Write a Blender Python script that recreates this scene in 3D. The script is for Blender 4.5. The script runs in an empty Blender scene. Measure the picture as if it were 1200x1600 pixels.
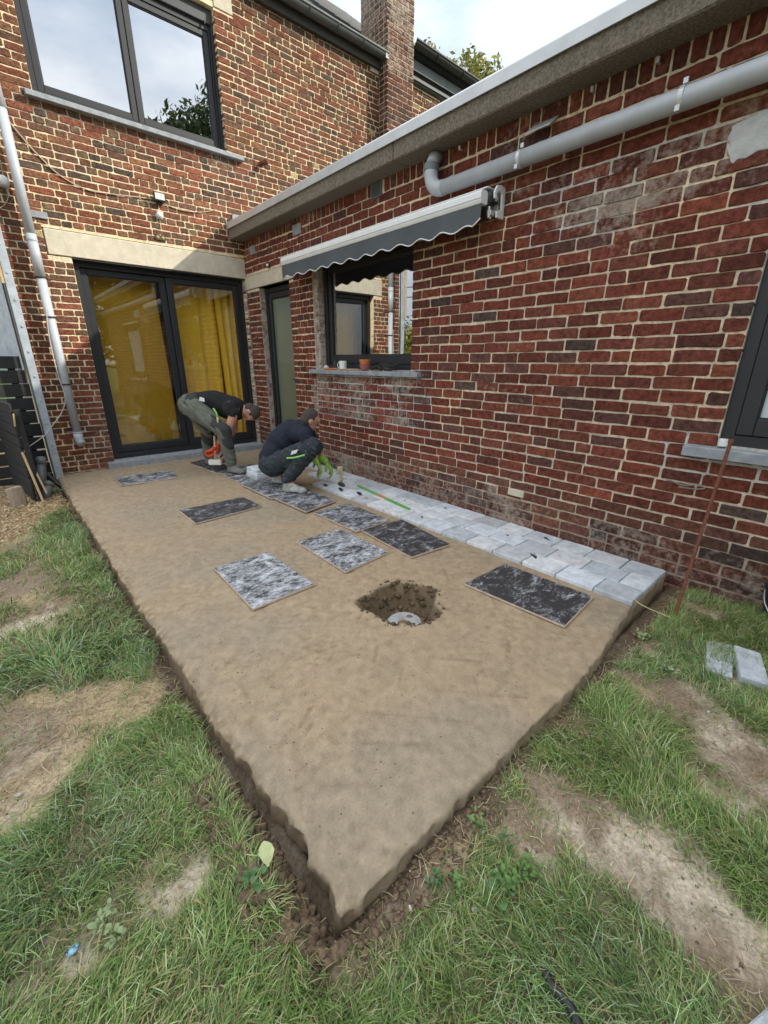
import bpy, bmesh, math, random
import numpy as np
from mathutils import Vector, Matrix
rad = math.radians
rng = random.Random(7)
nr = np.random.RandomState(7)
S = bpy.context.scene
C = S.collection

# ------------------------------------------------------------------ camera, sky, sun, exposure
F_PX = 668.64                      # focal length in units of a 1200 px wide picture
YAW, PITCH, ROLL = rad(41.604), rad(-19.435), rad(0.125)
EYE = np.array([-2.8298, -5.9186, 1.2164])
def cam_axes():
    cy, sy, cp, sp = math.cos(YAW), math.sin(YAW), math.cos(PITCH), math.sin(PITCH)
    f = np.array([sy*cp, cy*cp, sp]); r = np.array([cy, -sy, 0.0]); u = np.cross(r, f)
    c, s = math.cos(ROLL), math.sin(ROLL)
    return c*r + s*u, -s*r + c*u, f
RIGHT, UP, FWD = cam_axes()
cd = bpy.data.cameras.new('camera'); cam = bpy.data.objects.new('camera', cd); C.objects.link(cam)
cam.matrix_world = Matrix(((RIGHT[0], UP[0], -FWD[0], EYE[0]), (RIGHT[1], UP[1], -FWD[1], EYE[1]),
                           (RIGHT[2], UP[2], -FWD[2], EYE[2]), (0, 0, 0, 1)))
cd.sensor_fit = 'HORIZONTAL'; cd.sensor_width = 36; cd.lens = F_PX/1200*36
cd.clip_start = 0.02; cd.clip_end = 2000
S.camera = cam

TO_SUN = Vector((1.0, -0.8, 0.816)).normalized()
W = bpy.data.worlds.new('World'); S.world = W; W.use_nodes = True
nt = W.node_tree; nt.nodes.clear()
def N(t, typ, **kw):
    n = t.nodes.new(typ)
    for k, v in kw.items():
        if hasattr(n, k): setattr(n, k, v)
    return n
wo = N(nt, 'ShaderNodeOutputWorld')
sky = N(nt, 'ShaderNodeTexSky', sky_type='NISHITA', sun_disc=False)
sky.sun_elevation = math.asin(TO_SUN.z); sky.sun_rotation = math.atan2(TO_SUN.x, TO_SUN.y)
b1 = N(nt, 'ShaderNodeBackground'); b1.inputs[1].default_value = 0.12
nt.links.new(sky.outputs[0], b1.inputs[0])
tc = N(nt, 'ShaderNodeTexCoord'); mp = N(nt, 'ShaderNodeMapping'); mp.inputs['Scale'].default_value = (1, 1, 2.6)
nt.links.new(tc.outputs['Generated'], mp.inputs[0])
n1 = N(nt, 'ShaderNodeTexNoise'); n1.inputs['Scale'].default_value = 2.3; n1.inputs['Detail'].default_value = 7; n1.inputs['Roughness'].default_value = .55
nt.links.new(mp.outputs[0], n1.inputs['Vector'])
cr = N(nt, 'ShaderNodeValToRGB')
cr.color_ramp.elements[0].position = .34; cr.color_ramp.elements[0].color = (.42, .50, .60, 1)
cr.color_ramp.elements[1].position = .64; cr.color_ramp.elements[1].color = (1.0, 1.0, 1.0, 1)
nt.links.new(n1.outputs[0], cr.inputs[0])
b2 = N(nt, 'ShaderNodeBackground')
# overcast sky: the zenith is about three times as bright as the horizon
sx_ = N(nt, 'ShaderNodeSeparateXYZ'); nt.links.new(tc.outputs['Generated'], sx_.inputs[0])
mz = N(nt, 'ShaderNodeMapRange'); mz.inputs[1].default_value = 0; mz.inputs[2].default_value = 1; mz.inputs[3].default_value = .40; mz.inputs[4].default_value = 1.20
nt.links.new(sx_.outputs[2], mz.inputs[0]); nt.links.new(mz.outputs[0], b2.inputs[1])
nt.links.new(cr.outputs[0], b2.inputs[0])
mx = N(nt, 'ShaderNodeMixShader'); mx.inputs[0].default_value = .92
nt.links.new(b1.outputs[0], mx.inputs[1]); nt.links.new(b2.outputs[0], mx.inputs[2]); nt.links.new(mx.outputs[0], wo.inputs[0])

sd = bpy.data.lights.new('sun', 'SUN'); so = bpy.data.objects.new('sun', sd); C.objects.link(so)
sd.energy = 2.3; sd.angle = rad(1.2); sd.color = (1, .93, .80)
so.rotation_euler = TO_SUN.to_track_quat('Z', 'Y').to_euler(); so.location = (8, -8, 10)

S.view_settings.view_transform = 'Standard'; S.view_settings.look = 'None'
S.view_settings.exposure = 1.27; S.view_settings.gamma = 1; S.view_settings.use_curve_mapping = False
S.cycles.max_bounces = 8; S.cycles.transparent_max_bounces = 12; S.cycles.glossy_bounces = 5
S.cycles.sample_clamp_indirect = 6

# ------------------------------------------------------------------ small tools
def on(px, py, ax, val):
    """the point of a world plane (axis ax = val) that the photo shows at pixel (px, py)"""
    d = FWD + (px-600)/F_PX*RIGHT - (py-800)/F_PX*UP
    t = (val-EYE[ax])/d[ax]
    return EYE + t*d
def onp(px, py, P0, n):
    d = FWD + (px-600)/F_PX*RIGHT - (py-800)/F_PX*UP
    t = ((np.array(P0)-EYE)@n)/(d@n)
    return EYE + t*d
def project(P):
    d = np.asarray(P)-EYE; z = d@FWD
    return 600+F_PX*(d@RIGHT)/z, 800-F_PX*(d@UP)/z, z

def hash2(ix, iy, seed):
    h = (ix.astype(np.int64)*374761393 + iy.astype(np.int64)*668265263 + seed*2147483647) & 0xffffffff
    h = ((h ^ (h >> 13))*1274126177) & 0xffffffff
    return ((h ^ (h >> 16)) & 0xffff)/65535.0
def vnoise(x, y, seed=0):
    ix, iy = np.floor(x), np.floor(y); fx, fy = x-ix, y-iy
    fx = fx*fx*(3-2*fx); fy = fy*fy*(3-2*fy); ix = ix.astype(int); iy = iy.astype(int)
    a, b = hash2(ix, iy, seed), hash2(ix+1, iy, seed); c, d = hash2(ix, iy+1, seed), hash2(ix+1, iy+1, seed)
    return a+(b-a)*fx+(c-a)*fy+(a-b-c+d)*fx*fy
def fbm(x, y, oct=4, seed=0):
    s, a, t = 0, .5, 0
    for i in range(oct):
        s = s+a*vnoise(x*2**i+i*17.3, y*2**i+i*9.1, seed+i); t += a; a *= .5
    return s/t
def sstep(a, b, x):
    t = np.clip((x-a)/(b-a), 0, 1); return t*t*(3-2*t)

def tag(o, label=None, cat=None, group=None, kind=None):
    if label: o['label'] = label
    if cat: o['category'] = cat
    if group: o['group'] = group
    if kind: o['kind'] = kind
    return o
def empty(name, loc, label, cat, group=None):
    o = bpy.data.objects.new(name, None); C.objects.link(o); o.location = loc; o.empty_display_size = .1
    return tag(o, label, cat, group)
def worldloc(o):
    v = Vector((0, 0, 0))
    while o: v += o.location; o = o.parent
    return v
def link(name, me, mat, parent=None, origin=None):
    """links a mesh given in world coordinates; its own origin moves to `origin` (or its parent's)"""
    o = bpy.data.objects.new(name, me); C.objects.link(o)
    base = worldloc(parent) if parent else Vector((0, 0, 0))
    org = Vector(origin) if origin is not None else base
    if org.length > 0: me.transform(Matrix.Translation(-org))
    o.location = org-base
    if parent: o.parent = parent
    if mat is not None:
        for m in (mat if isinstance(mat, (list, tuple)) else [mat]): me.materials.append(m)
    return o
class MB:
    def __init__(s): s.v = []; s.f = []; s.m = []
    def add(s, vs, fs, mi=0):
        b = len(s.v); s.v += [tuple(p) for p in vs]; s.f += [tuple(b+i for i in f) for f in fs]; s.m += [mi]*len(fs); return s
    def box(s, x0, x1, y0, y1, z0, z1, mi=0):
        x0, x1 = min(x0, x1), max(x0, x1); y0, y1 = min(y0, y1), max(y0, y1); z0, z1 = min(z0, z1), max(z0, z1)
        vs = [(x, y, z) for x in (x0, x1) for y in (y0, y1) for z in (z0, z1)]
        return s.add(vs, [(0, 1, 3, 2), (4, 6, 7, 5), (0, 4, 5, 1), (2, 3, 7, 6), (0, 2, 6, 4), (1, 5, 7, 3)], mi)
    def hexa(s, p, mi=0):   # 8 points: bottom 4 ccw, top 4 ccw
        return s.add(p, [(3, 2, 1, 0), (4, 5, 6, 7), (0, 1, 5, 4), (1, 2, 6, 5), (2, 3, 7, 6), (3, 0, 4, 7)], mi)
    def beam(s, a, b, w, h, up=(0, 0, 1), mi=0):
        a, b = Vector(a), Vector(b); d = (b-a).normalized(); up = Vector(up)
        r = d.cross(up).normalized()*w/2; u = r.cross(d).normalized()*h/2
        return s.hexa([a-r-u, a+r-u, a+r+u, a-r+u, b-r-u, b+r-u, b+r+u, b-r+u], mi)
    def tube(s, path, r, seg=10, cap=True, mi=0):
        P = [Vector(p) for p in path]; n = len(P); R = r if isinstance(r, (list, tuple)) else [r]*n
        t0 = (P[1]-P[0]).normalized(); u = t0.orthogonal().normalized(); vs = []
        for i in range(n):
            t = ((P[min(i+1, n-1)]-P[max(i-1, 0)])).normalized()
            u = (u-t*u.dot(t)).normalized(); w = t.cross(u)
            for k in range(seg):
                a = 2*math.pi*k/seg; vs.append(P[i]+(u*math.cos(a)+w*math.sin(a))*R[i])
        fs = [(i*seg+k, i*seg+(k+1) % seg, (i+1)*seg+(k+1) % seg, (i+1)*seg+k) for i in range(n-1) for k in range(seg)]
        if cap: fs += [tuple(range(seg-1, -1, -1)), tuple((n-1)*seg+k for k in range(seg))]
        return s.add(vs, fs, mi)
    def lathe(s, c, prof, seg=20, mi=0):   # prof: (r, z) from bottom to top, z relative to c
        vs = [(c[0]+r*math.cos(2*math.pi*k/seg), c[1]+r*math.sin(2*math.pi*k/seg), c[2]+z) for r, z in prof for k in range(seg)]
        n = len(prof)
        fs = [(i*seg+k, i*seg+(k+1) % seg, (i+1)*seg+(k+1) % seg, (i+1)*seg+k) for i in range(n-1) for k in range(seg)]
        fs += [tuple(range(seg-1, -1, -1)), tuple((n-1)*seg+k for k in range(seg))]
        return s.add(vs, fs, mi)
    def extrude(s, poly, d, mi=0):   # poly: 3-D loop, d: vector
        n = len(poly); d = Vector(d); P = [Vector(p) for p in poly]
        return s.add(P+[p+d for p in P], [tuple(range(n-1, -1, -1)), tuple(range(n, 2*n))]+[(i, (i+1) % n, n+(i+1) % n, n+i) for i in range(n)], mi)
    def mesh(s, name):
        me = bpy.data.meshes.new(name); me.from_pydata(s.v, [], s.f)
        if any(s.m): me.polygons.foreach_set('material_index', s.m)
        me.update(); return me
    def build(s, name, mat, parent=None, bevel=0, smooth=False, origin=None, seg=1):
        me = s.mesh(name)
        bm = bmesh.new(); bm.from_mesh(me)
        bmesh.ops.recalc_face_normals(bm, faces=bm.faces)
        if bevel:
            ed = [e for e in bm.edges if len(e.link_faces) == 2 and e.calc_face_angle(0) > .6]
            bmesh.ops.bevel(bm, geom=ed, offset=bevel, segments=seg, affect='EDGES', clamp_overlap=True)
        bm.to_mesh(me); bm.free()
        if smooth: me.polygons.foreach_set('use_smooth', [True]*len(me.polygons))
        return link(name, me, mat, parent, origin)
def np_mesh(name, V, Fq, cols=None, smooth=False):
    """V (n,3), Fq (m,k) all the same size, cols (n,3) point colours"""
    me = bpy.data.meshes.new(name); V = np.asarray(V, np.float32); Fq = np.asarray(Fq, np.int32); m, k = Fq.shape
    me.vertices.add(len(V)); me.vertices.foreach_set('co', V.ravel())
    me.loops.add(m*k); me.loops.foreach_set('vertex_index', Fq.ravel())
    me.polygons.add(m); me.polygons.foreach_set('loop_start', np.arange(0, m*k, k, dtype=np.int32))
    try: me.polygons.foreach_set('loop_total', np.full(m, k, np.int32))
    except Exception: pass
    if smooth: me.polygons.foreach_set('use_smooth', np.ones(m, bool))
    me.update(calc_edges=True); me.validate()
    if cols is not None:
        a = me.color_attributes.new('tint', 'FLOAT_COLOR', 'POINT')
        a.data.foreach_set('color', np.hstack([cols, np.ones((len(V), 1))]).astype(np.float32).ravel())
    return me

# ------------------------------------------------------------------ materials
MATS = {}
def mat(name, col, rough=.7, var=.15, vscale=8, bump=0, bscale=60, metal=0, spec=.5, col2=None, attr=False, amt=.5, stretch=None, detail=5, trans=False):
    """principled surface: base colour (or the tint attribute) broken up by noise, with fine relief"""
    if name in MATS: return MATS[name]
    m = bpy.data.materials.new(name); m.use_nodes = True; t = m.node_tree; t.nodes.clear()
    out = N(t, 'ShaderNodeOutputMaterial'); p = N(t, 'ShaderNodeBsdfPrincipled'); t.links.new(p.outputs[0], out.inputs[0])
    p.inputs['Roughness'].default_value = rough; p.inputs['Metallic'].default_value = metal
    p.inputs['Specular IOR Level'].default_value = spec
    g = N(t, 'ShaderNodeNewGeometry'); mpn = N(t, 'ShaderNodeMapping')
    if stretch: mpn.inputs['Scale'].default_value = stretch
    t.links.new(g.outputs['Position'], mpn.inputs[0])
    n = N(t, 'ShaderNodeTexNoise'); n.inputs['Scale'].default_value = vscale; n.inputs['Detail'].default_value = detail; n.inputs['Roughness'].default_value = .65
    t.links.new(mpn.outputs[0], n.inputs['Vector'])
    if col2 is None:
        mr = N(t, 'ShaderNodeMapRange'); mr.inputs[1].default_value = .3; mr.inputs[2].default_value = .7
        mr.inputs[3].default_value = 1-var; mr.inputs[4].default_value = 1+var
        t.links.new(n.outputs[0], mr.inputs[0])
        mul = N(t, 'ShaderNodeVectorMath', operation='SCALE')
        t.links.new(mr.outputs[0], mul.inputs['Scale'])
        if attr:
            at = N(t, 'ShaderNodeAttribute', attribute_name='tint'); t.links.new(at.outputs['Color'], mul.inputs[0])
        else: mul.inputs[0].default_value = col[:3]
        t.links.new(mul.outputs[0], p.inputs['Base Color'])
    else:
        r = N(t, 'ShaderNodeValToRGB'); r.color_ramp.elements[0].position = amt-.12; r.color_ramp.elements[1].position = amt+.12
        r.color_ramp.elements[0].color = (*col, 1); r.color_ramp.elements[1].color = (*col2, 1)
        t.links.new(n.outputs[0], r.inputs[0]); t.links.new(r.outputs[0], p.inputs['Base Color'])
    if bump:
        nb = N(t, 'ShaderNodeTexNoise'); nb.inputs['Scale'].default_value = bscale; nb.inputs['Detail'].default_value = 6; nb.inputs['Roughness'].default_value = .7
        t.links.new(mpn.outputs[0], nb.inputs['Vector'])
        bn = N(t, 'ShaderNodeBump'); bn.inputs['Strength'].default_value = min(1, bump*1.0); bn.inputs['Distance'].default_value = .01
        t.links.new(nb.outputs[0], bn.inputs['Height']); t.links.new(bn.outputs[0], p.inputs['Normal'])
    MATS[name] = m; return m
def glass(name, refl, tint=(.9, .95, .93)):
    if name in MATS: return MATS[name]
    m = bpy.data.materials.new(name); m.use_nodes = True; t = m.node_tree; t.nodes.clear()
    out = N(t, 'ShaderNodeOutputMaterial'); tr = N(t, 'ShaderNodeBsdfTransparent'); gl = N(t, 'ShaderNodeBsdfGlossy')
    gl.inputs['Roughness'].default_value = 0.0; gl.inputs['Color'].default_value = (.93, .95, .97, 1); tr.inputs[0].default_value = (*tint, 1)
    # the sheet is not perfectly flat: a faint long ripple
    g = N(t, 'ShaderNodeNewGeometry'); n = N(t, 'ShaderNodeTexNoise'); n.inputs['Scale'].default_value = 1.3; n.inputs['Detail'].default_value = 1
    t.links.new(g.outputs['Position'], n.inputs['Vector'])
    bn = N(t, 'ShaderNodeBump'); bn.inputs['Strength'].default_value = .12; bn.inputs['Distance'].default_value = .02
    t.links.new(n.outputs[0], bn.inputs['Height']); t.links.new(bn.outputs[0], gl.inputs['Normal'])
    fr = N(t, 'ShaderNodeFresnel'); fr.inputs[0].default_value = 1.5
    mr = N(t, 'ShaderNodeMapRange'); mr.inputs[1].default_value = 0; mr.inputs[2].default_value = 1; mr.inputs[3].default_value = refl; mr.inputs[4].default_value = 1
    t.links.new(fr.outputs[0], mr.inputs[0]); mxs = N(t, 'ShaderNodeMixShader')
    t.links.new(mr.outputs[0], mxs.inputs[0]); t.links.new(tr.outputs[0], mxs.inputs[1]); t.links.new(gl.outputs[0], mxs.inputs[2])
    t.links.new(mxs.outputs[0], out.inputs[0]); MATS[name] = m; return m

def brick_material(name, dust):
    m = bpy.data.materials.new(name); m.use_nodes = True; t = m.node_tree; t.nodes.clear()
    out = N(t, 'ShaderNodeOutputMaterial'); p = N(t, 'ShaderNodeBsdfPrincipled'); t.links.new(p.outputs[0], out.inputs[0])
    p.inputs['Roughness'].default_value = .88; p.inputs['Specular IOR Level'].default_value = .25
    g = N(t, 'ShaderNodeNewGeometry'); at = N(t, 'ShaderNodeAttribute', attribute_name='tint')
    n = N(t, 'ShaderNodeTexNoise'); n.inputs['Scale'].default_value = 34; n.inputs['Detail'].default_value = 8; n.inputs['Roughness'].default_value = .7
    t.links.new(g.outputs['Position'], n.inputs['Vector'])
    mr = N(t, 'ShaderNodeMapRange'); mr.inputs[1].default_value = .3; mr.inputs[2].default_value = .7; mr.inputs[3].default_value = .35; mr.inputs[4].default_value = 1.65
    t.links.new(n.outputs[0], mr.inputs[0]); mul = N(t, 'ShaderNodeVectorMath', operation='SCALE')
    t.links.new(at.outputs['Color'], mul.inputs[0]); t.links.new(mr.outputs[0], mul.inputs['Scale'])
    # pale mortar smears and lime bloom left on the faces
    n2 = N(t, 'ShaderNodeTexNoise'); n2.inputs['Scale'].default_value = 17; n2.inputs['Detail'].default_value = 8; n2.inputs['Roughness'].default_value = .75
    t.links.new(g.outputs['Position'], n2.inputs['Vector'])
    n3 = N(t, 'ShaderNodeTexNoise'); n3.inputs['Scale'].default_value = 1.6; n3.inputs['Detail'].default_value = 3
    t.links.new(g.outputs['Position'], n3.inputs['Vector'])
    ad = N(t, 'ShaderNodeMath', operation='ADD'); t.links.new(n2.outputs[0], ad.inputs[0]); t.links.new(n3.outputs[0], ad.inputs[1])
    at2 = N(t, 'ShaderNodeAttribute', attribute_name='bloom'); ad2 = N(t, 'ShaderNodeMath', operation='ADD')
    t.links.new(ad.outputs[0], ad2.inputs[0]); t.links.new(at2.outputs['Fac'], ad2.inputs[1])
    m2 = N(t, 'ShaderNodeMapRange'); m2.inputs[1].default_value = 1.17; m2.inputs[2].default_value = 1.42; m2.inputs[3].default_value = 0; m2.inputs[4].default_value = dust
    t.links.new(ad2.outputs[0], m2.inputs[0])
    mix = N(t, 'ShaderNodeMix', data_type='RGBA'); t.links.new(m2.outputs[0], mix.inputs[0]); t.links.new(mul.outputs[0], mix.inputs[6])
    mix.inputs[7].default_value = (.50, .44, .36, 1); t.links.new(mix.outputs[2], p.inputs['Base Color'])
    nb = N(t, 'ShaderNodeTexNoise'); nb.inputs['Scale'].default_value = 75; nb.inputs['Detail'].default_value = 7; nb.inputs['Roughness'].default_value = .7
    t.links.new(g.outputs['Position'], nb.inputs['Vector'])
    bn = N(t, 'ShaderNodeBump'); bn.inputs['Strength'].default_value = 1.0; bn.inputs['Distance'].default_value = .02
    t.links.new(nb.outputs[0], bn.inputs['Height']); t.links.new(bn.outputs[0], p.inputs['Normal'])
    return m
M_BRICK = brick_material('fired clay', .75)
M_MORTAR = mat('mortar', (0, 0, 0), .95, .34, 26, 1, 55, attr=True, spec=.2)
M_ANTH = mat('anthracite frame', (.016, .018, .021), .5, .12, 5, .03, 200)
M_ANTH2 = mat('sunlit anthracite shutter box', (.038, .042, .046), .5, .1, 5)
M_SILL = mat('blue stone', (.27, .29, .31), .75, .28, 14, .3, 90)
M_CONC = mat('cream concrete', (.56, .51, .40), .9, .16, 9, .35, 80)
M_COPING = mat('exposed aggregate concrete', (.12, .105, .08), .95, .35, 75, 1, 120, col2=(.27, .235, .185), amt=.5, detail=8)
M_TRIM = mat('weathered aluminium trim', (.55, .57, .58), .38, .1, 6, .06, 40, metal=.35)
M_ZINC = mat('grey pipe', (.40, .43, .46), .42, .12, 7, .05, 60)
M_ZINC2 = mat('zinc sheet', (.42, .47, .52), .45, .2, 9, .1, 60, metal=.25)
M_DARKMET = mat('dark gutter zinc', (.11, .12, .12), .5, .2, 6, .05, 60, metal=.2)
M_WHITE = mat('white plastic', (.74, .75, .75), .4, .06, 10)
M_BLACK = mat('black plastic', (.018, .018, .02), .5, .2, 10)
M_SLATE = mat('roof slate', (.045, .052, .06), .6, .35, 12, .2, 40)
M_WOODPALE = mat('pale raw wood', (.50, .36, .20), .8, .25, 12, .2, 50, stretch=(6, 6, .7))
M_BLACKWOOD = mat('black stained boards', (.016, .017, .018), .75, .45, 14, .5, 40, stretch=(1, 1, 6))
M_RUST = mat('rusty iron', (.16, .055, .03), .85, .4, 40, .5, 120)

# ------------------------------------------------------------------ ground terrain
SLX0, SLX1, SLY0, SLY1 = -2.49, 0.0, -5.385, -0.012
def gpx(px, py): q = on(px, py, 2, -.075); return q[0], q[1]
BARE = [(20, 930, .22, 1), (70, 960, .14, .9), (0, 1000, .15, .8), (20, 1130, .22, 1), (90, 1180, .13, .8), (150, 1100, .15, .9), (220, 1110, .1, .8), (40, 1230, .10, .9),
        (290, 1370, .05, 1), (260, 1410, .045, .7), (135, 1520, .045, .8), (20, 1290, .06, .7), (165, 1440, .03, .6),
        (850, 1240, .075, 1), (905, 1280, .10, .9), (960, 1320, .10, .9), (1020, 1380, .10, .9), (1080, 1430, .095, 1), (1130, 1490, .09, 1), (1185, 1550, .09, 1), (1060, 1330, .07, .8),
        (1090, 1120, .12, .8), (1150, 1180, .12, 1), (1190, 1240, .12, 1), (1120, 1250, .07, .7), (1000, 1010, .09, .6), (1100, 955, .10, .7), (1010, 1090, .10, .8), (980, 1060, .06, .7), (1060, 1090, .08, .7),
        (790, 1290, .07, .9), (740, 1290, .05, .8), (700, 1330, .06, .9), (830, 1300, .07, .9), (0, 860, .2, .6), (60, 890, .12, .7)]
LUSH = [(900, 1180, .09, 1), (960, 1220, .09, 1), (850, 1160, .06, 1), (1180, 1380, .05, 1), (1180, 1440, .035, .8), (930, 1100, .08, .9), (1150, 1030, .12, 1), (1100, 920, .10, .8), (1190, 1130, .10, 1),
        (740, 1270, .03, .7), (700, 1290, .03, .8), (300, 1150, .14, 1), (120, 1150, .04, .7), (100, 840, .14, 1), (150, 900, .14, 1), (170, 1040, .14, .9), (60, 1040, .15, .8), (880, 1560, .1, 1), (1060, 1580, .05, 1)]
BW = [(*gpx(a, b), r, w) for a, b, r, w in BARE]; LW = [(*gpx(a, b), r, w) for a, b, r, w in LUSH]
def grassmask(x, y):
    wx = x+.10*(fbm(x*5, y*5, 3, 3)-.5); wy = y+.10*(fbm(x*5+9, y*5, 3, 4)-.5)
    m = np.ones_like(x)*.88
    for bx, by, r, w in BW: m = m-.95*w*np.exp(-((wx-bx)**2+(wy-by)**2)/(r*r)*1.0)
    for bx, by, r, w in LW: m = m+1.0*w*np.exp(-((wx-bx)**2+(wy-by)**2)/(r*r)*1.3)
    m = m+.65*(fbm(x*3.2, y*3.2, 4, 11)-.5)+1.15*(fbm(x*16, y*16, 4, 21)-.5)
    dslab = np.maximum(np.maximum(SLX0-x, x-SLX1), np.maximum(SLY0-y, y-SLY1))
    crn = np.exp(-((x+2.49)**2+(y+5.3)**2)/.20)
    m = m-1.4*(1-sstep(.0, .045+.05*fbm(x*6, y*6, 2, 31)+.09*crn, dslab))
    chips = sstep(-1.72, -1.40, y-.10*np.sin(x*9)-1.1*(x+2.75))*sstep(-2.3, -2.5, x)     # the wood chips by the fence
    m = m*(1-chips)
    return np.clip(m, 0, 1.2)
def terr(x, y):
    base = -.064+.012*sstep(-3.2, -.8, y)*sstep(-2.2, -2.6, x)
    h = base+.025*(fbm(x*1.7, y*1.7, 3, 41)-.5)+.018*(fbm(x*9, y*9, 4, 43)-.5)
    g = np.clip(grassmask(x, y), 0, 1)
    h = h+.008*g+.010*(fbm(x*34, y*34, 3, 47)-.5)*(1-.6*g)
    ds = np.hypot(np.maximum(np.maximum(SLX0-x, x-SLX1), 0), np.maximum(np.maximum(SLY0-y, y-SLY1), 0))
    inside = ((x > SLX0+.05) & (x < SLX1+.02) & (y > SLY0+.05) & (y < .3))
    left = (x < SLX0) & (y > SLY0-.02)
    trench = np.where(left, .045*np.exp(-(ds/.045)**2), .008*np.exp(-(ds/.05)**2))
    heap = np.where(left, .050*np.exp(-((ds-.10)/.05)**2)*sstep(-4.6, -4.95, y)*(.5+fbm(x*25, y*25, 3, 51)), .035*np.exp(-((ds-.05)/.06)**2)*sstep(-1.6, -2.2, x)*(y < SLY0))
    h = h-trench+heap
    return np.where(inside, -.36, h)
def grid_axis(segs):
    out = []
    for a, b, st in segs: out += list(np.arange(a, b-1e-6, st))
    return np.array(out+[segs[-1][1]])
GX = grid_axis([(-200, -20, 30), (-20, -5, 1.5), (-5, -3.6, .1), (-3.6, .9, .022), (.9, 2, .1), (2, 20, 2), (20, 200, 30)])
GY = grid_axis([(-200, -20, 30), (-20, -8, 1.5), (-8, -6.6, .1), (-6.6, -3.6, .022), (-3.6, .2, .04), (.2, 3, .3), (3, 20, 2), (20, 200, 30)])
XX, YY = np.meshgrid(GX, GY, indexing='ij')
far = sstep(6, 12, np.hypot(XX+2, YY+4))
ZZ = terr(XX, YY)*(1-far)-.10*far
idx = np.arange(XX.size).reshape(XX.shape)
FQ = np.stack([idx[:-1, :-1], idx[1:, :-1], idx[1:, 1:], idx[:-1, 1:]], -1).reshape(-1, 4)
gm = np.clip(grassmask(XX, YY), 0, 1); nn = fbm(XX*2.4, YY*2.4, 4, 61); n2_ = fbm(XX*19, YY*19, 4, 63)
soil = np.array([.27, .205, .14]); pale = np.array([.54, .46, .35]); straw = np.array([.44, .34, .20]); under = np.array([.15, .135, .075]); dark = np.array([.105, .075, .05])
def lerp(a, b, t): return a+(b-a)*t[..., None]
col = lerp(np.broadcast_to(soil, XX.shape+(3,)), pale, sstep(.42, .62, nn+.35*(n2_-.5)))
col = lerp(col, straw, sstep(.5, .72, fbm(XX*3.3+5, YY*3.3, 3, 67)+.3*(n2_-.5))*.75)
col = lerp(col, under, sstep(.25, .8, gm)*.9)
dsl = np.hypot(np.maximum(np.maximum(SLX0-XX, XX-SLX1), 0), np.maximum(np.maximum(SLY0-YY, YY-SLY1), 0))
col = lerp(col, dark, (1-sstep(.01, .11, dsl+.08*(n2_-.5)))*.85)
chips_m = sstep(-1.72, -1.40, YY-.10*np.sin(XX*9)-1.1*(XX+2.75))*sstep(-2.35, -2.5, XX)
col = lerp(col, np.array([.40, .28, .15]), chips_m*.8)
col = lerp(col, np.array([.06, .09, .03]), far)
col = col*(.8+.4*n2_)[..., None]
M_SOIL = mat('bare soil and turf', (0, 0, 0), .95, .38, 85, 1, 90, attr=True, spec=.15)
gme = np_mesh('ground', np.stack([XX, YY, ZZ], -1).reshape(-1, 3), FQ, col.reshape(-1, 3), smooth=True)
ground = tag(link('ground', gme, M_SOIL), 'trodden garden soil with pale bare patches around the new sand bed', kind='structure')

# ------------------------------------------------------------------ sand bed (one heightfield with sides)
HOLE = (-1.43, -4.495)
def hole_depth(x, y):
    dx, dy = x-HOLE[0], y-HOLE[1]; a = np.arctan2(dy, dx)
    r = .215+.018*np.sin(3*a+.7)+.014*np.sin(5*a+2)+.06*(fbm(x*16, y*16, 3, 71)-.5)
    q = np.hypot(dx, dy)/r
    d = 1-sstep(.55, 1.0, q)
    return -.135*d*(1+.16*(fbm(x*30, y*30, 3, 73)-.5))-.060*(fbm(x*34, y*34, 4, 75)-.5)*sstep(1.05, .9, q)*np.clip(d*3, 0, 1), q
sx = grid_axis([(0, .12, .008), (.12, 2.0, .010), (2.0, 2.49, .03)])+SLX0
sy = grid_axis([(0, .12, .008), (.12, 1.9, .009), (1.9, 5.373, .018)])+SLY0
SXX, SYY = np.meshgrid(sx, sy, indexing='ij')
SCR = []
for k in range(70):
    a = rng.uniform(-2.4, -.7); b = rng.uniform(-5.3, -1.0) if k < 25 else rng.uniform(-5.3, -3.6); th = rng.choice((.75, .75, 2.3, -.3))+rng.uniform(-.35, .35); L = rng.uniform(.02, .13)
    SCR.append((a, b, a+L*math.cos(th), b+L*math.sin(th), rng.uniform(.007, .012), rng.uniform(.002, .0045)))
SCR += [(-2.22, -4.98, -1.98, -5.20, .009, .004), (-2.05, -4.95, -1.80, -5.24, .008, .003), (-2.34, -5.08, -2.22, -5.19, .009, .003), (-1.62, -4.93, -1.50, -5.06, .009, .004), (-1.80, -5.02, -1.55, -5.30, .008, .003)]
def scrapes(x, y):
    out = np.zeros_like(x, dtype=float); br = fbm(x*16, y*16, 3, 94)
    for a, b, c, d, w, dep in SCR:
        vx, vy = c-a, d-b; L2 = vx*vx+vy*vy; t = np.clip(((x-a)*vx+(y-b)*vy)/L2, 0, 1); dist = np.hypot(x-a-t*vx, y-b-t*vy)
        out = np.maximum(out, dep*np.exp(-(dist/w)**2)*(.3+br))
    return out
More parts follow.
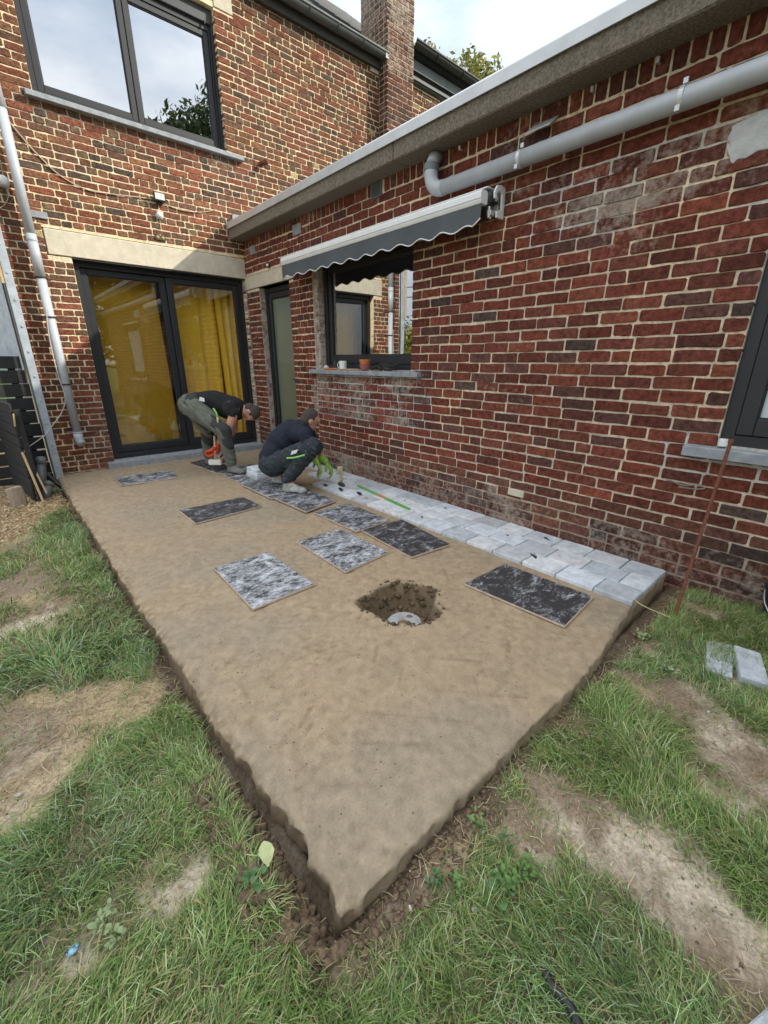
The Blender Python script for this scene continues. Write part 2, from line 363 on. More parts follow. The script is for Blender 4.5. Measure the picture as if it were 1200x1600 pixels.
def sandtop(x, y):
    h = .005*(fbm(x*3, y*3, 2, 81)-.5)+.0010*(fbm(x*45, y*45, 3, 83)-.5)
    ridge = 1-np.abs(2*fbm(x*2.6+y*1.1, y*2.1-x*.8, 4, 85)-1)
    h = h+.003*sstep(.88, .99, ridge)+.0010*(vnoise(x*11+y*7, y*1.4-x*.9, 87)-.5)+.0008*(fbm(x*8, y*8, 2, 88)-.5)
    h = h-scrapes(x, y)
    # scuffed hand and knee prints, ragged drags
    for cx, cy, r in ((-1.95, -4.55, .16), (-2.0, -4.85, .10), (-1.25, -5.0, .12), (-1.6, -3.0, .2), (-2.2, -3.6, .12)):
        q = np.hypot(x-cx, y-cy)/r; h = h-.004*np.exp(-q*q*2)*(fbm(x*26, y*26, 3, 89))*1.6
    # pressed straight lines of a screed rail near the corner
    hd, q = hole_depth(x, y)
    rim = .006*np.exp(-((q-1.06)/.10)**2)
    e = np.minimum(np.minimum(x-SLX0, y-SLY0), .5)
    edge = -.020*np.exp(-(e/.018)**2)*(fbm(x*30, y*30, 3, 93))
    return h+hd+rim+edge, q
SZ, Q = sandtop(SXX, SYY)
# uneven left rim: the edge wanders and crumbles near the corner
wob = .022*(fbm(SYY*3.7, SYY*0+3, 6, 95)-.5)+.012*(fbm(SYY*21, SYY*0+1, 5, 97)-.5)+.006*np.clip(fbm(SYY*43, SYY*0+4, 3, 98)-.55, 0, 1)*4
wob = wob+.075*np.clip(fbm(SYY*7, SYY*0+7, 3, 99)-.35, 0, 1)*sstep(-4.75, -5.0, SYY)*sstep(-5.38, -5.28, SYY)
fx = np.clip(1-(SXX-SLX0)/.12, 0, 1); PX = SXX+wob*fx
wob2 = .014*(fbm(SXX*6, SXX*0+3, 4, 101)-.5)+.006*(fbm(SXX*26, SXX*0+3, 4, 102)-.5)+.070*sstep(-1.3, -.45, SXX); fy = np.clip(1-(SYY-SLY0)/.12, 0, 1); PY = SYY+wob2*fy
P = np.stack([PX, PY, SZ], -1)
nx_, ny_ = SXX.shape; V = [P.reshape(-1, 3)]; sidx = np.arange(nx_*ny_).reshape(nx_, ny_)
F = [np.stack([sidx[:-1, :-1], sidx[1:, :-1], sidx[1:, 1:], sidx[:-1, 1:]], -1).reshape(-1, 4)]
loop = np.concatenate([sidx[:, 0][::-1], sidx[0, 1:]])          # front edge (right to left), then the left edge going back
LP = P.reshape(-1, 3)[loop]; prev = loop; off = nx_*ny_
nrm = np.zeros((len(loop), 2)); nrm[:nx_] = (0, -1); nrm[nx_:] = (-1, 0); nrm[nx_-1] = (-.7, -.7)
for k, zz in enumerate((-.018, -.05, -.09, -.13, -.22)):
    o_ = .030*(fbm(LP[:, 0]*34+k*7, LP[:, 1]*34+k*5, 3, 103)-.45)-.004*k*0
    q = LP.copy(); q[:, :2] += nrm*o_[:, None]; q[:, 2] = zz
    V.append(q); cur = np.arange(off, off+len(loop)); off += len(loop)
    F.append(np.stack([prev[:-1], prev[1:], cur[1:], cur[:-1]], -1)); prev = cur
V = np.vstack(V); F = np.vstack(F)
x_, y_ = V[:, 0], V[:, 1]; q_ = hole_depth(x_, y_)[1]
sand = np.array([.352, .272, .180]); damp = np.array([.280, .218, .146]); grey = np.array([.318, .260, .182]); drk = np.array([.125, .088, .052])
nA = fbm(x_*1.5, y_*1.5, 4, 111); nB = fbm(x_*6, y_*6, 4, 113); nC = fbm(x_*40, y_*40, 3, 115)
c = lerp(np.broadcast_to(sand, V.shape), grey, sstep(.40, .62, nA)); c = lerp(c, damp, sstep(.50, .85, nB)*.30)
nD = fbm(x_*2.2+7, y_*2.2, 3, 117); c = lerp(c, drk*1.5, sstep(.70, .82, nC+.5*(nD-.5))*.35); c = lerp(c, np.array([.385, .290, .186]), sstep(.5, .7, nD)*.5); nE = np.abs(fbm(x_*3.1+y_*1.2, y_*2.3-x_, 4, 119)-.5); c = lerp(c, damp*.8, (1-sstep(.0, .012, nE))*.30)
c = lerp(c, drk*1.4, np.clip(scrapes(x_, y_)/.0025-.3, 0, 1)*.42)
c = lerp(c, drk, (1-sstep(.93, 1.03, q_+.08*(nC-.5)))*.9)
side = sstep(-.008, -.03, V[:, 2])*(q_ > 1.2); c = lerp(c, damp*1.05, side*.8)
lefts = (x_ < SLX0+.05)*side; c = lerp(c, drk*1.3, lefts*.7); c = c*(.75+.5*fbm(x_*40+V[:, 2]*60, y_*40-V[:, 2]*50, 3, 123))[:, None]
bt = 1-sstep(.0, .05, np.minimum(x_-SLX0, 1)); c = lerp(c, drk*1.3, bt*sstep(.35, .6, nC)*.6*(V[:, 2] > -.03))
M_SAND = mat('damp screeded sand', (0, 0, 0), .93, .13, 110, .45, 260, attr=True, spec=.2)
sand_bed = tag(link('sand_bed', np_mesh('sand_bed', V, F, c, smooth=True), M_SAND), 'smooth screeded sand bed for the new patio with a dug hole', kind='structure')

# loose crumbs of sand and grit on the bed and along its rim
def crumbs(pts, sizes, cols):
    base = np.array([(1, 0, 0), (-1, 0, 0), (0, 1, 0), (0, -1, 0), (0, 0, 1), (0, 0, -1)], float)
    fc = np.array([(0, 2, 4), (2, 1, 4), (1, 3, 4), (3, 0, 4), (2, 0, 5), (1, 2, 5), (3, 1, 5), (0, 3, 5)])
    n = len(pts); d = base[None]*(.6+.8*nr.rand(n, 6, 1))*sizes[:, None, None]
    a = nr.rand(n)*6.28; ca, sa = np.cos(a)[:, None], np.sin(a)[:, None]
    dx = d[..., 0]*ca-d[..., 1]*sa; dy = d[..., 0]*sa+d[..., 1]*ca; dz = d[..., 2]*.7
    Vv = pts[:, None]+np.stack([dx, dy, dz], -1)
    Ff = (fc[None]+6*np.arange(n)[:, None, None]).reshape(-1, 3)
    return Vv.reshape(-1, 3), Ff, np.repeat(cols, 6, 0)
n = 26000
cx = SLX0+nr.rand(n)*2.48; cy = SLY0+nr.rand(n)*5.3
keep = (fbm(cx*5, cy*5, 3, 121) > .52) | (nr.rand(n) < .12); cx, cy = cx[keep], cy[keep]
h, q = sandtop(cx, cy); keep = (cx < -.58) | (cy < -5.35); cx, cy, h = cx[keep], cy[keep], h[keep]
sz = .0008+.0026*nr.rand(len(cx))**5
cc = np.where(nr.rand(len(cx), 1) < .55, drk*1.2, np.where(nr.rand(len(cx), 1) < .08, np.array([.65, .63, .58]), sand*.95))
tag(link('grit', np_mesh('grit', *crumbs(np.stack([cx, cy, h+sz*.2], -1), sz, cc)), M_SAND), 'fine dark grit and crumbs lying on the sand bed', kind='stuff')
CPX = on(632, 970, 2, -.112)
# clods of dug soil
n = 1500; t = nr.rand(n)
lft = nr.rand(n) < .75
cx = np.where(lft, SLX0-.015-.15*nr.rand(n)**1.2, -2.5+.55*t); cy = np.where(lft, -5.42+.62*nr.rand(n)**1.3, SLY0-.02-.09*nr.rand(n)**1.3)
sz = .003+.015*nr.rand(n)**3*np.where(lft, 1, .5)
c_ = np.array([.19, .135, .088])*(.75+.5*nr.rand(n, 1))
n2 = 1400; bx = np.where(nr.rand(n2) < .7, SLX0-.005-.08*nr.rand(n2), SLX0+2.3*nr.rand(n2)); by = np.where(bx < SLX0, SLY0+5.2*nr.rand(n2), SLY0-.005-.04*nr.rand(n2)); s2 = .002+.007*nr.rand(n2)**2
cx = np.concatenate([cx, bx]); cy = np.concatenate([cy, by]); sz = np.concatenate([sz, s2]); c_ = np.vstack([c_, np.array([.20, .145, .092])*(.75+.4*nr.rand(n2, 1))])
def clodmesh(pts, sizes, cols, seed=0):
    bm = bmesh.new(); bmesh.ops.create_icosphere(bm, subdivisions=2, radius=1); bv = np.array([v.co[:] for v in bm.verts]); bf = np.array([[v.index for v in f.verts] for f in bm.faces]); bm.free()
    n = len(pts); V = []
    ph = nr.rand(n, 3)*50
    q = bv[None]*2.6+ph[:, None]; nz = (fbm(q[..., 0]+q[..., 2]*.7, q[..., 1]-q[..., 2]*.6, 3, 131)-.5)
    d = bv[None]*(1+1.5*nz[..., None])*sizes[:, None, None]*(.7+.5*nr.rand(n, 1, 3)); d[..., 2] *= .8
    return (pts[:, None]+d).reshape(-1, 3), (bf[None]+len(bv)*np.arange(n)[:, None, None]).reshape(-1, 3), np.repeat(cols, len(bv), 0)
pz = terr(cx, cy)
tag(link('soil_clods', np_mesh('soil_clods', *clodmesh(np.stack([cx, cy, pz+sz*.3], -1), sz, c_)), M_SOIL), 'crumbly brown clods heaped along the sand bed rim', kind='stuff')

n = 420; a = nr.rand(n)*6.28; rr = .225*np.sqrt(.15+.95*nr.rand(n)); cx = HOLE[0]+rr*np.cos(a); cy = HOLE[1]+rr*np.sin(a); hz, qq = sandtop(cx, cy)
keep = (qq < 1.12) & (np.hypot(cx-CPX[0], cy-CPX[1]) > .085); cx, cy, hz, qq = cx[keep], cy[keep], hz[keep], qq[keep]; sz = (.003+.016*nr.rand(len(cx))**2.5)*np.where(qq > .98, .5, 1)
tag(link('hole_clods', np_mesh('hole_clods', *clodmesh(np.stack([cx, cy, hz+sz*.1], -1), sz, drk*(.85+.5*nr.rand(len(cx), 1)))), M_SOIL), 'crumbled dark sand lumps inside and round the dug hole', kind='stuff')
# the buried drain cap in the hole
CP = on(632, 970, 2, -.112)
cap = empty('drain_cap', (CP[0], CP[1], -.13), 'pale drain cover half buried in the bottom of the dug hole', 'drain cap')
b = MB().lathe((CP[0], CP[1], -.165), [(.095, 0), (.095, .045), (.088, .052), (.07, .054)], 28); b.build('cover', mat('wet pale plastic', (.40, .41, .41), .35, .25, 12, .1, 40, col2=(.25, .2, .15), amt=.62), cap, smooth=False)
sm_ = clodmesh(np.array([(CP[0]-.02, CP[1]-.02, -.112), (CP[0]-.01, CP[1]-.05, -.112), (CP[0]+.05, CP[1]+.01, -.112)]), np.array([.045, .03, .02])*1.0, np.tile(drk*1.6, (3, 1)))
s_ = sm_[0]; s_[:, 2] = -.112+(s_[:, 2]+.112)*.3
tag(link('sand_spill', np_mesh('sand_spill', s_, sm_[1], sm_[2], smooth=True), M_SAND, cap), None)

# ------------------------------------------------------------------ brickwork
def brick_mesh(L, Hh, D, axis, pos, sgn, rough=1.0, r=None):
    """one worn brick. Local frame: u along the wall, z up, w outwards. pos = (u0, z0), returns world verts, faces"""
    r = r or rng
    j = lambda a: r.uniform(-a, a)*rough
    cc = [min(.0022+.0085*r.random()**2.2, Hh*.22) for _ in range(4)]
    o = [(cc[0], j(.002)), (L*.33, j(.003)), (L*.66, j(.003)), (L-cc[1], j(.0018)), (L+j(.0015), cc[1]), (L+j(.0015), Hh-cc[2]),
         (L-cc[2], Hh+j(.0018)), (L*.62, Hh+j(.003)), (L*.3, Hh+j(.003)), (cc[3], Hh+j(.0018)), (j(.0015), Hh-cc[3]), (j(.0015), cc[0])]
    n = len(o); vs = []
    w1 = .0025+j(.0012); w2 = .0050+j(.0022); t1, t2 = j(.0018), j(.0018)
    for (u, z) in o: vs.append((u, z, -D))
    for (u, z) in o: vs.append((u, z, w1+t1*(u/L-.5)))
    for (u, z) in o:
        k = .003
        vs.append((u+(k if u < L/2 else -k)*(1 if (u < L*.2 or u > L*.8) else 0), z+(k if z < Hh/2 else -k), w2+t1*(u/L-.5)+t2*(z/Hh-.5)))
    fs = [(i, (i+1) % n, n+(i+1) % n, n+i) for i in range(n)]+[(n+i, n+(i+1) % n, 2*n+(i+1) % n, 2*n+i) for i in range(n)]+[tuple(2*n+i for i in range(n))]
    out = []
    for u, z, w in vs:
        if axis == 'x': out.append((pos[0]+u, pos[2]-w*sgn, pos[1]+z))       # wall faces -y
        else: out.append((pos[2]-w*sgn, pos[0]-u, pos[1]+z))                 # wall faces -x, u runs towards -y
    if axis == 'y' or False: fs = [f[::-1] for f in fs] if False else fs
    return out, fs

class Wall:
    """collects bricks; the 300 largest in the picture become objects of their own, the rest one joined part"""
    def __init__(s): s.b = []
    def add(s, vs, fs, colr, bloom): 
        c = np.mean(vs, 0); px, py, z = project(c); e = np.linalg.norm(c-EYE)
        vis = z > .2 and -60 < px < 1260 and -80 < py < 1680
        ext = np.ptp(np.array(vs), 0); area = ext[2]*max(ext[0], ext[1])
        nrm_ = 0 if ext[0] > ext[1] else 1
        s.b.append((area*abs((c-EYE)[1 if ext[0] > ext[1] else 0])/e**3*(1 if vis else .001), vs, fs, colr, bloom))
    def build(s, parent, limit=300):
        s.b.sort(key=lambda q: -q[0])
        def mk(name, items):
            V = []; F = []; cl = []; bl = []
            for _, vs, fs, co, b_ in items:
                k = len(V); V += vs; F += [tuple(k+i for i in f) for f in fs]; cl += [(*co, 1)]*len(vs); bl += [b_]*len(vs)
            me = bpy.data.meshes.new(name); me.from_pydata(V, [], F)
            a = me.color_attributes.new('tint', 'FLOAT_COLOR', 'POINT'); a.data.foreach_set('color', np.array(cl, np.float32).ravel())
            a = me.attributes.new('bloom', 'FLOAT', 'POINT'); a.data.foreach_set('value', np.array(bl, np.float32))
            bm = bmesh.new(); bm.from_mesh(me); bmesh.ops.recalc_face_normals(bm, faces=bm.faces); bm.to_mesh(me); bm.free()
            return me
        for it in s.b[:limit]:
            c = np.mean(it[1], 0); link('brick', mk('brick', [it]), M_BRICK, parent, origin=tuple(c))
        if s.b[limit:]:
            o = link('brickwork', mk('brickwork', s.b[limit:]), M_BRICK, parent); o['kind'] = 'stuff'

def mortar_sheet(name, u0, u1, z0, z1, holes, axis, plane, depth, colf, parent, step=.05):
    """wall body: front grid coloured point by point, reveals round the openings, back"""
    us = set([u0, u1]); zs = set([z0, z1])
    for h in holes: us |= {h[0], h[1]}; zs |= {h[2], h[3]}
    def fill(a, lo, hi):
        a = sorted(x for x in a if lo-1e-9 <= x <= hi+1e-9); out = []
        for p, q in zip(a[:-1], a[1:]):
            k = max(1, int(round((q-p)/step))); out += [p+(q-p)*i/k for i in range(k)]
        return np.array(out+[a[-1]])
    U = fill(us, u0, u1); Z = fill(zs, z0, z1); nu, nz = len(U), len(Z)
    UU, ZZ_ = np.meshgrid(U, Z, indexing='ij')
    id_ = np.arange(nu*nz).reshape(nu, nz)
    def pt(u, z, w): return (u, plane+w, z) if axis == 'x' else (plane+w, -u, z)
    bumpw = .0025*(fbm(UU*30, ZZ_*30, 3, 201)-.5)
    V = [pt(u, z, w) for u, z, w in zip(UU.ravel(), ZZ_.ravel(), bumpw.ravel())]
    F = []
    hit = lambda u, z: any(h[0] < u < h[1] and h[2] < z < h[3] for h in holes)
    for i in range(nu-1):
        um = (U[i]+U[i+1])/2
        for k in range(nz-1):
            if hit(um, (Z[k]+Z[k+1])/2): continue
            F.append((id_[i, k], id_[i+1, k], id_[i+1, k+1], id_[i, k+1]))
    def quad(p, q, r, s): b = len(V); V.extend([p, q, r, s]); F.append((b, b+1, b+2, b+3))
    for a, b, c, d in list(holes)+[(u0, u1, z0, z1)]:
        a, b = max(a, u0), min(b, u1); c, d = max(c, z0), min(d, z1)
        quad(pt(a, c, .003), pt(a, d, .003), pt(a, d, depth), pt(a, c, depth)); quad(pt(b, c, .003), pt(b, d, .003), pt(b, d, depth), pt(b, c, depth))
        quad(pt(a, c, .003), pt(b, c, .003), pt(b, c, depth), pt(a, c, depth)); quad(pt(a, d, .003), pt(b, d, .003), pt(b, d, depth), pt(a, d, depth))
    Zc = sorted(zs); Uc = sorted(us)
    for i in range(len(Uc)-1):
        for k in range(len(Zc)-1):
            if not hit((Uc[i]+Uc[i+1])/2, (Zc[k]+Zc[k+1])/2):
                quad(pt(Uc[i], Zc[k], depth), pt(Uc[i+1], Zc[k], depth), pt(Uc[i+1], Zc[k+1], depth), pt(Uc[i], Zc[k+1], depth))
    me = bpy.data.meshes.new(name); me.from_pydata(V, [], F)
    Va = np.array(V); uu = Va[:, 0] if axis == 'x' else -Va[:, 1]
    cl = colf(uu, Va[:, 2]); a = me.color_attributes.new('tint', 'FLOAT_COLOR', 'POINT')
    a.data.foreach_set('color', np.hstack([cl, np.ones((len(V), 1))]).astype(np.float32).ravel())
    return link(name, me, M_MORTAR, parent)

def lay(wall, u0, u1, z0, z1, course, joint, lens, holes, axis, plane, colf, bloomf, sgn=1, revd=.1, wav=.004, seedp=0):
    """lens(course, r) yields brick lengths without joint"""
    nC_ = int(round((z1-z0)/course)); course = (z1-z0)/nC_
    for k in range(nC_):
        za = z0+k*course+joint/2; zb = z0+(k+1)*course-joint/2; zm = (za+zb)/2
        cuts = []
        spans = [(u0, u1)]
        for h in holes:
            if h[2]-.02 < zm < h[3]+.02 or (zb > h[2]+.004 and za < h[3]-.004):
                ns = []
                for a, b in spans:
                    if h[1] <= a or h[0] >= b: ns.append((a, b)); continue
                    if h[0] > a+.02: ns.append((a, h[0]))
                    if h[1] < b-.02: ns.append((h[1], b))
                spans = ns
        for a, b in spans:
            edgeL = abs(a-u0) > .01; edgeR = abs(b-u1) > .01
            u = a+(joint/2 if not edgeL else 0); g = lens(k, rng)
            first = True
            while u < b-.02:
                L = next(g)
                if first: first = False
                rest = b-u
                if rest-L < .05: L = rest-(joint/2 if not edgeR else 0); lastb = True
                else: lastb = False
                if L > .24 and lastb: L2 = L/2-joint/2; pieces = [L2, L2]
                else: pieces = [L]
                for L_ in pieces:
                    D = revd if ((u-a) < .01 and edgeL) or (abs(u+L_-b) < .02 and edgeR) else .006
                    dz = wav*math.sin(u*2.1+k*.35+seedp)+rng.uniform(-.0012, .0012)
                    hh = (zb-za)*(1+rng.uniform(-.09, .035)); dz += rng.uniform(-.001, .0022)
                    ext = 0
                    vs, fs = brick_mesh(L_*(1-rng.uniform(0, .03)), hh, D, axis, (u if axis == 'x' else -u, za+dz, plane), sgn)
                    if axis == 'y': pass
                    wall.add(vs, fs, colf(u+L_/2, zm, L_), bloomf(u+L_/2, zm))
                    u += L_+joint
                if lastb: break

# --- the house
house = empty('brick_house', (-.0, 0.15, 0), 'two storey red brick house with dark framed glass door and upper window', 'house')
HW = dict(u0=-2.5, u1=3.6, z0=-.3, z1=5.17)
H_holes = [(-1.9, -.02, -.02, 2.215), (-2.1, -.004, 2.215, 2.46), (-1.93, -.09, 3.53, 4.86), (-.089, .135, 4.86, 5.02)]
def hcol(u, z, L):
    r = rng.random(); 
    if L < .12: base = [(.20, .100, .058), (.14, .085, .055), (.22, .088, .05), (.16, .105, .062), (.18, .08, .048)][int(r*5)]
    else: base = [(.235, .083, .046), (.205, .075, .044), (.18, .072, .044), (.15, .078, .05), (.22, .098, .053)][int(r*5)]
    if rng.random() < .045: base = (.095, .066, .050)
    if rng.random() < .008: base = (.42, .33, .16)
    if z < 1.7: base = (base[0]*.95, base[1]*.82, base[2]*.85)
    k = rng.uniform(.85, 1.32)
    if z > 2.3 and u > -.35: k *= .92
    k *= 1-.18*min(1, max(0, (u-.6)/1.5))
    return tuple(x*k for x in base)
def hbloom(u, z):
    b = -.05
    if -2.1 < u < -1.85 and z < .9: b = .13
    if z < .12: b = .1
    if -2.0 < u < .1 and 3.40 < z < 3.52: b = .12
    if u > .2 and .0 < abs(z-3.2) < .45 and u < .45: b = -.1
    return b
def hmort(u, z):
    n_ = fbm(u*3, z*3, 3, 301); n2 = fbm(u*14, z*14, 3, 303)
    a = np.array([.84, .68, .42]); b = np.array([.78, .64, .44]); g = np.array([.46, .42, .35])
    c_ = lerp(np.broadcast_to(a, u.shape+(3,)), b, sstep(.4, .6, n_)); 
    gm_ = ((u > -2.12) & (u < -1.8) & (z < 1.05))*.8+((z > 3.3) & (z < 3.54) & (u < .2))*.7
    c_ = lerp(c_, g, np.clip(gm_*sstep(.3, .55, n2+.2), 0, 1))
    return c_*(.82+.3*n2)[..., None]
def hlens(k, r):
    def g():
        r2 = random.Random(k*77+5); off = [0, .075, .15, .04][k % 4]
        yield .095+off*.8+.01
        while True:
            t = r2.random()
            if k % 5 in (0, 2, 3): yield .19+r2.uniform(-.008, .008) if t < .62 else .088+r2.uniform(-.006, .006)
            else: yield .088+r2.uniform(-.006, .008) if t < .72 else .19+r2.uniform(-.008, .008)
    return g()
wallH = mortar_sheet('wall', HW['u0'], HW['u1'], HW['z0'], HW['z1'], H_holes, 'x', 0.0, .30, hmort, house)
W1 = Wall()
lay(W1, HW['u0'], HW['u1'], -.12, 5.16, .0638, .0100, hlens, H_holes, 'x', -.001, hcol, hbloom, revd=.085)
# jagged corner return on the left end is closed by the metal post
W1.build(wallH)
# chimney
M_h = MB().box(2.31, 2.81, -.19, .39, 4.2, 8.0)
chm = MB().box(2.305, 2.815, -.185, .385, 3.6, 8.0).mesh('chimney')
cl = np.tile([.50, .42, .30, 1], (len(chm.vertices), 1)).astype(np.float32); chm.color_attributes.new('tint', 'FLOAT_COLOR', 'POINT').data.foreach_set('color', cl.ravel())
chimney = link('chimney', chm, M_MORTAR, house)
WC = Wall()
def ccol(u, z, L):
    b = [(.14, .055, .036), (.11, .045, .032), (.165, .068, .044), (.08, .042, .033)][rng.randrange(4)]; return b
def cbloom(u, z): return .24 if z > 5.0 else .05
for k in range(int((7.9-3.6)/.066)):
    z = 3.6+k*.066+.006; r2 = random.Random(k)
    u = 2.307-(.0 if k % 2 else .0); first = True
    while u < 2.80:
        L = (.09 if (first and k % 2) else .188)+r2.uniform(-.005, .005); first = False
        L = min(L, 2.811-u); 
        if L > .02:
            vs, fs = brick_mesh(L, .054, .006, 'x', (u, z, -.186), 1); WC.add(vs, fs, ccol(u, z, L), cbloom(u, z))
        u += L+.011
    y = .383; first = True      # left face, looks -x ; u runs towards -y
    while y > -.18:
        L = (.188 if (first and k % 2) else .09)+r2.uniform(-.005, .005); first = False
        L = min(L, y+.186)
        if L > .02:
            vs, fs = brick_mesh(L, .054, .006, 'y', (y, z, 2.306), 1); WC.add(vs, fs, ccol(u, z, L), cbloom(u, z))
        y -= L+.011
WC.build(chimney, 0)

# lintels
def rough_block(name, x0, x1, y0, y1, z0, z1, m, parent, bevel=.006): return MB().box(x0, x1, y0, y1, z0, z1).build(name, m, parent, bevel=bevel)
rough_block('lintel', -2.093, -.002, -.012, .29, 2.222, 2.452, M_CONC, house)
rough_block('lintel', -.086, .130, -.010, .25, 4.865, 5.015, M_CONC, house)
# small stone inserts (putlog stones)
for (x0, x1, z0, z1) in ((-2.165, -2.03, 2.525, 2.585), (-.115, .02, 2.87, 2.93), (2.14, 2.29, 5.055, 5.13)):
    rough_block('stone_insert', x0, x1, -.02, .05, z0, z1, M_CONC if z0 > 5 else M_SILL, house, .004)

def frame_rect(mb, axis, u0, u1, z0, z1, w, d0, d1, wb=None, wt=None):
    wb = wb or w; wt = wt or w
    def bx(a, b, c, d):
        if axis == 'x': mb.box(a, b, d0, d1, c, d)
        else: mb.box(d0, d1, -b, -a, c, d)
    bx(u0, u0+w, z0, z1); bx(u1-w, u1, z0, z1); bx(u0+w, u1-w, z0, z0+wb); bx(u0+w, u1-w, z1-wt, z1)
M_SEAL = mat('rubber seal', (.012, .012, .012), .6, .1)
def sash(parent, name, axis, u0, u1, z0, z1, w, d0, d1, gmat, wb=None, wt=None, glassmat_name='pane'):
    fr = MB(); frame_rect(fr, axis, u0, u1, z0, z1, w, d0, d1, wb, wt); s = fr.build(name, M_ANTH, parent, bevel=.004)
    a, b, c, d = u0+w, u1-w, z0+(wb or w), z1-(wt or w); g = MB()
    se = MB(); frame_rect(se, axis, a, b, c, d, .008, d0+.010, d0+.02); se.build('seal', M_SEAL, s)
    m_ = d0+.022
    if axis == 'x': g.add([(a, m_, c), (b, m_, c), (b, m_, d), (a, m_, d)], [(0, 1, 2, 3)])
    else: g.add([(m_, -a, c), (m_, -b, c), (m_, -b, d), (m_, -a, d)], [(0, 1, 2, 3)])
    g.build('pane', gmat, s)
    return s
G_DOOR = glass('sliding door glass', .15, (.98, .98, .95)); G_WIN = glass('coated window glass', .62, (.5, .55, .55)); G_DOOR2 = glass('side door glass', .16, (.95, .97, .95))
# sliding door: part of the house
sdoor = link('sliding_door', (lambda mb: (frame_rect(mb, 'x', -1.893, -.028, .085, 2.205, .055, .085, .20, .06, .05), mb.mesh('sliding_door'))[1])(MB()), M_ANTH, house)
sash(sdoor, 'sash', 'x', -1.836, -.985, .147, 2.15, .062, .115, .165, G_DOOR, .085, .06)
sash(sdoor, 'sash', 'x', -.980, -.085, .147, 2.15, .066, .09, .14, G_DOOR, .085, .06)
MB().box(-1.90, -.03, -.005, .21, 2.207, 2.2145).build('head_flashing', M_BLACK, sdoor)
MB().hexa([(-1.98, -.075, -.005), (-.0, -.075, -.005), (-.0, .08, -.005), (-1.98, .08, -.005), (-1.98, -.075, .072), (-.0, -.075, .072), (-.0, .08, .083), (-1.98, .08, .083)]).build('sill', M_SILL, sdoor, bevel=.004)
MB().box(-.965, -.955, .070, .09, .98, 1.18).build('handle', M_ANTH2, sdoor, bevel=.003)
# upper window
uw = link('upper_window', (lambda mb: (frame_rect(mb, 'x', -1.925, -.095, 3.565, 4.72, .05, .075, .16), mb.mesh('upper_window'))[1])(MB()), M_ANTH, house)
sash(uw, 'sash', 'x', -1.873, -1.012, 3.617, 4.668, .055, .085, .135, G_WIN)
sash(uw, 'sash', 'x', -1.006, -.147, 3.617, 4.668, .055, .085, .135, G_WIN)
sb = MB().box(-1.925, -.095, .055, .22, 4.722, 4.855).box(-1.925, -.095, .045, .054, 4.722, 4.732)
sb.build('shutter_box', M_ANTH2, uw, bevel=.004)
MB().box(-.19, -.182, .035, .05, 4.70, 4.735).build('shutter_catch', M_BLACK, uw)
MB().box(-.125, -.097, .05, .075, 3.57, 4.72).build('shutter_rail', M_ANTH, uw); MB().box(-1.922, -1.894, .05, .075, 3.57, 4.72).build('shutter_rail', M_ANTH, uw)
MB().hexa([(-2.0, -.07, 3.50), (.09, -.07, 3.50), (.09, .075, 3.50), (-2.0, .075, 3.50), (-2.0, -.07, 3.545), (.09, -.07, 3.545), (.09, .075, 3.563), (-2.0, .075, 3.563)]).build('sill', M_SILL, uw, bevel=.004)

# rooms behind the glass
M_ROOM = mat('room plaster', (.30, .28, .24), .9, .1); M_ROOMF = mat('room floor', (.16, .11, .07), .6, .3, 5)
def room(name, x0, x1, y0, y1, z0, z1, openside, parent, mfloor=None):
    w = MB(); t = .05
    w.box(x0, x1, y0, y1, z0-t, z0); fl = w.build(name+'_floor', mfloor or M_ROOMF, parent)
    w = MB(); w.box(x0, x1, y0, y1, z1, z1+t)
    if openside != '-x': w.box(x0-t, x0, y0, y1, z0, z1)
    w.box(x1, x1+t, y0, y1, z0, z1)
    w.box(x0, x1, y1, y1+t, z0, z1)
    if openside != '-y': w.box(x0, x1, y0-t, y0, z0, z1)
    return w.build(name+'_walls', M_ROOM, parent)
room('living_room', -2.4, 1.6, .32, 4.0, .05, 2.5, '-y', house)
room('bedroom', -2.2, 1.6, .32, 3.6, 3.2, 5.0, '-y', house)
# curtains hanging inside
M_CURT = mat('mustard yellow cloth', (.95, .60, .05), .85, .08, 20, .15, 250)
m_ = M_CURT.node_tree; pr = [n_ for n_ in m_.nodes if n_.type == 'BSDF_PRINCIPLED'][0]; trl = m_.nodes.new('ShaderNodeBsdfTranslucent'); trl.inputs[0].default_value = (.8, .5, .04, 1)
mxx = m_.nodes.new('ShaderNodeMixShader'); mxx.inputs[0].default_value = .08; oo = [n_ for n_ in m_.nodes if n_.type == 'OUTPUT_MATERIAL'][0]
m_.links.new(pr.outputs[0], mxx.inputs[1]); m_.links.new(trl.outputs[0], mxx.inputs[2]); m_.links.new(mxx.outputs[0], oo.inputs[0])
def curtain(x0, x1, z0, z1, y, amp, per, label, seed):
    r = random.Random(seed); n_ = int((x1-x0)/.012); V = []; F = []
    us = [i/n_ for i in range(n_+1)]; ph = [r.uniform(0, 6) for _ in range(3)]
    for i, u in enumerate(us):
        x = x0+(x1-x0)*u
        for k in range(9):
            z = z0+(z1-z0)*k/8; a = amp*(1.15-.35*k/8)
            yy = y+a*math.sin(x/per*6.283+ph[0]+.5*math.sin(z*1.3+ph[1]))+a*.35*math.sin(x/per*14+ph[2])
            V.append((x+.01*math.sin(z*2+i*.1), yy, z))
    for i in range(n_):
        for k in range(8): F.append((i*9+k, (i+1)*9+k, (i+1)*9+k+1, i*9+k+1))
    o = link('curtain', np_mesh('curtain', V, F, smooth=True), M_CURT); tag(o, label, 'curtain', 'yellow curtains behind the sliding door')
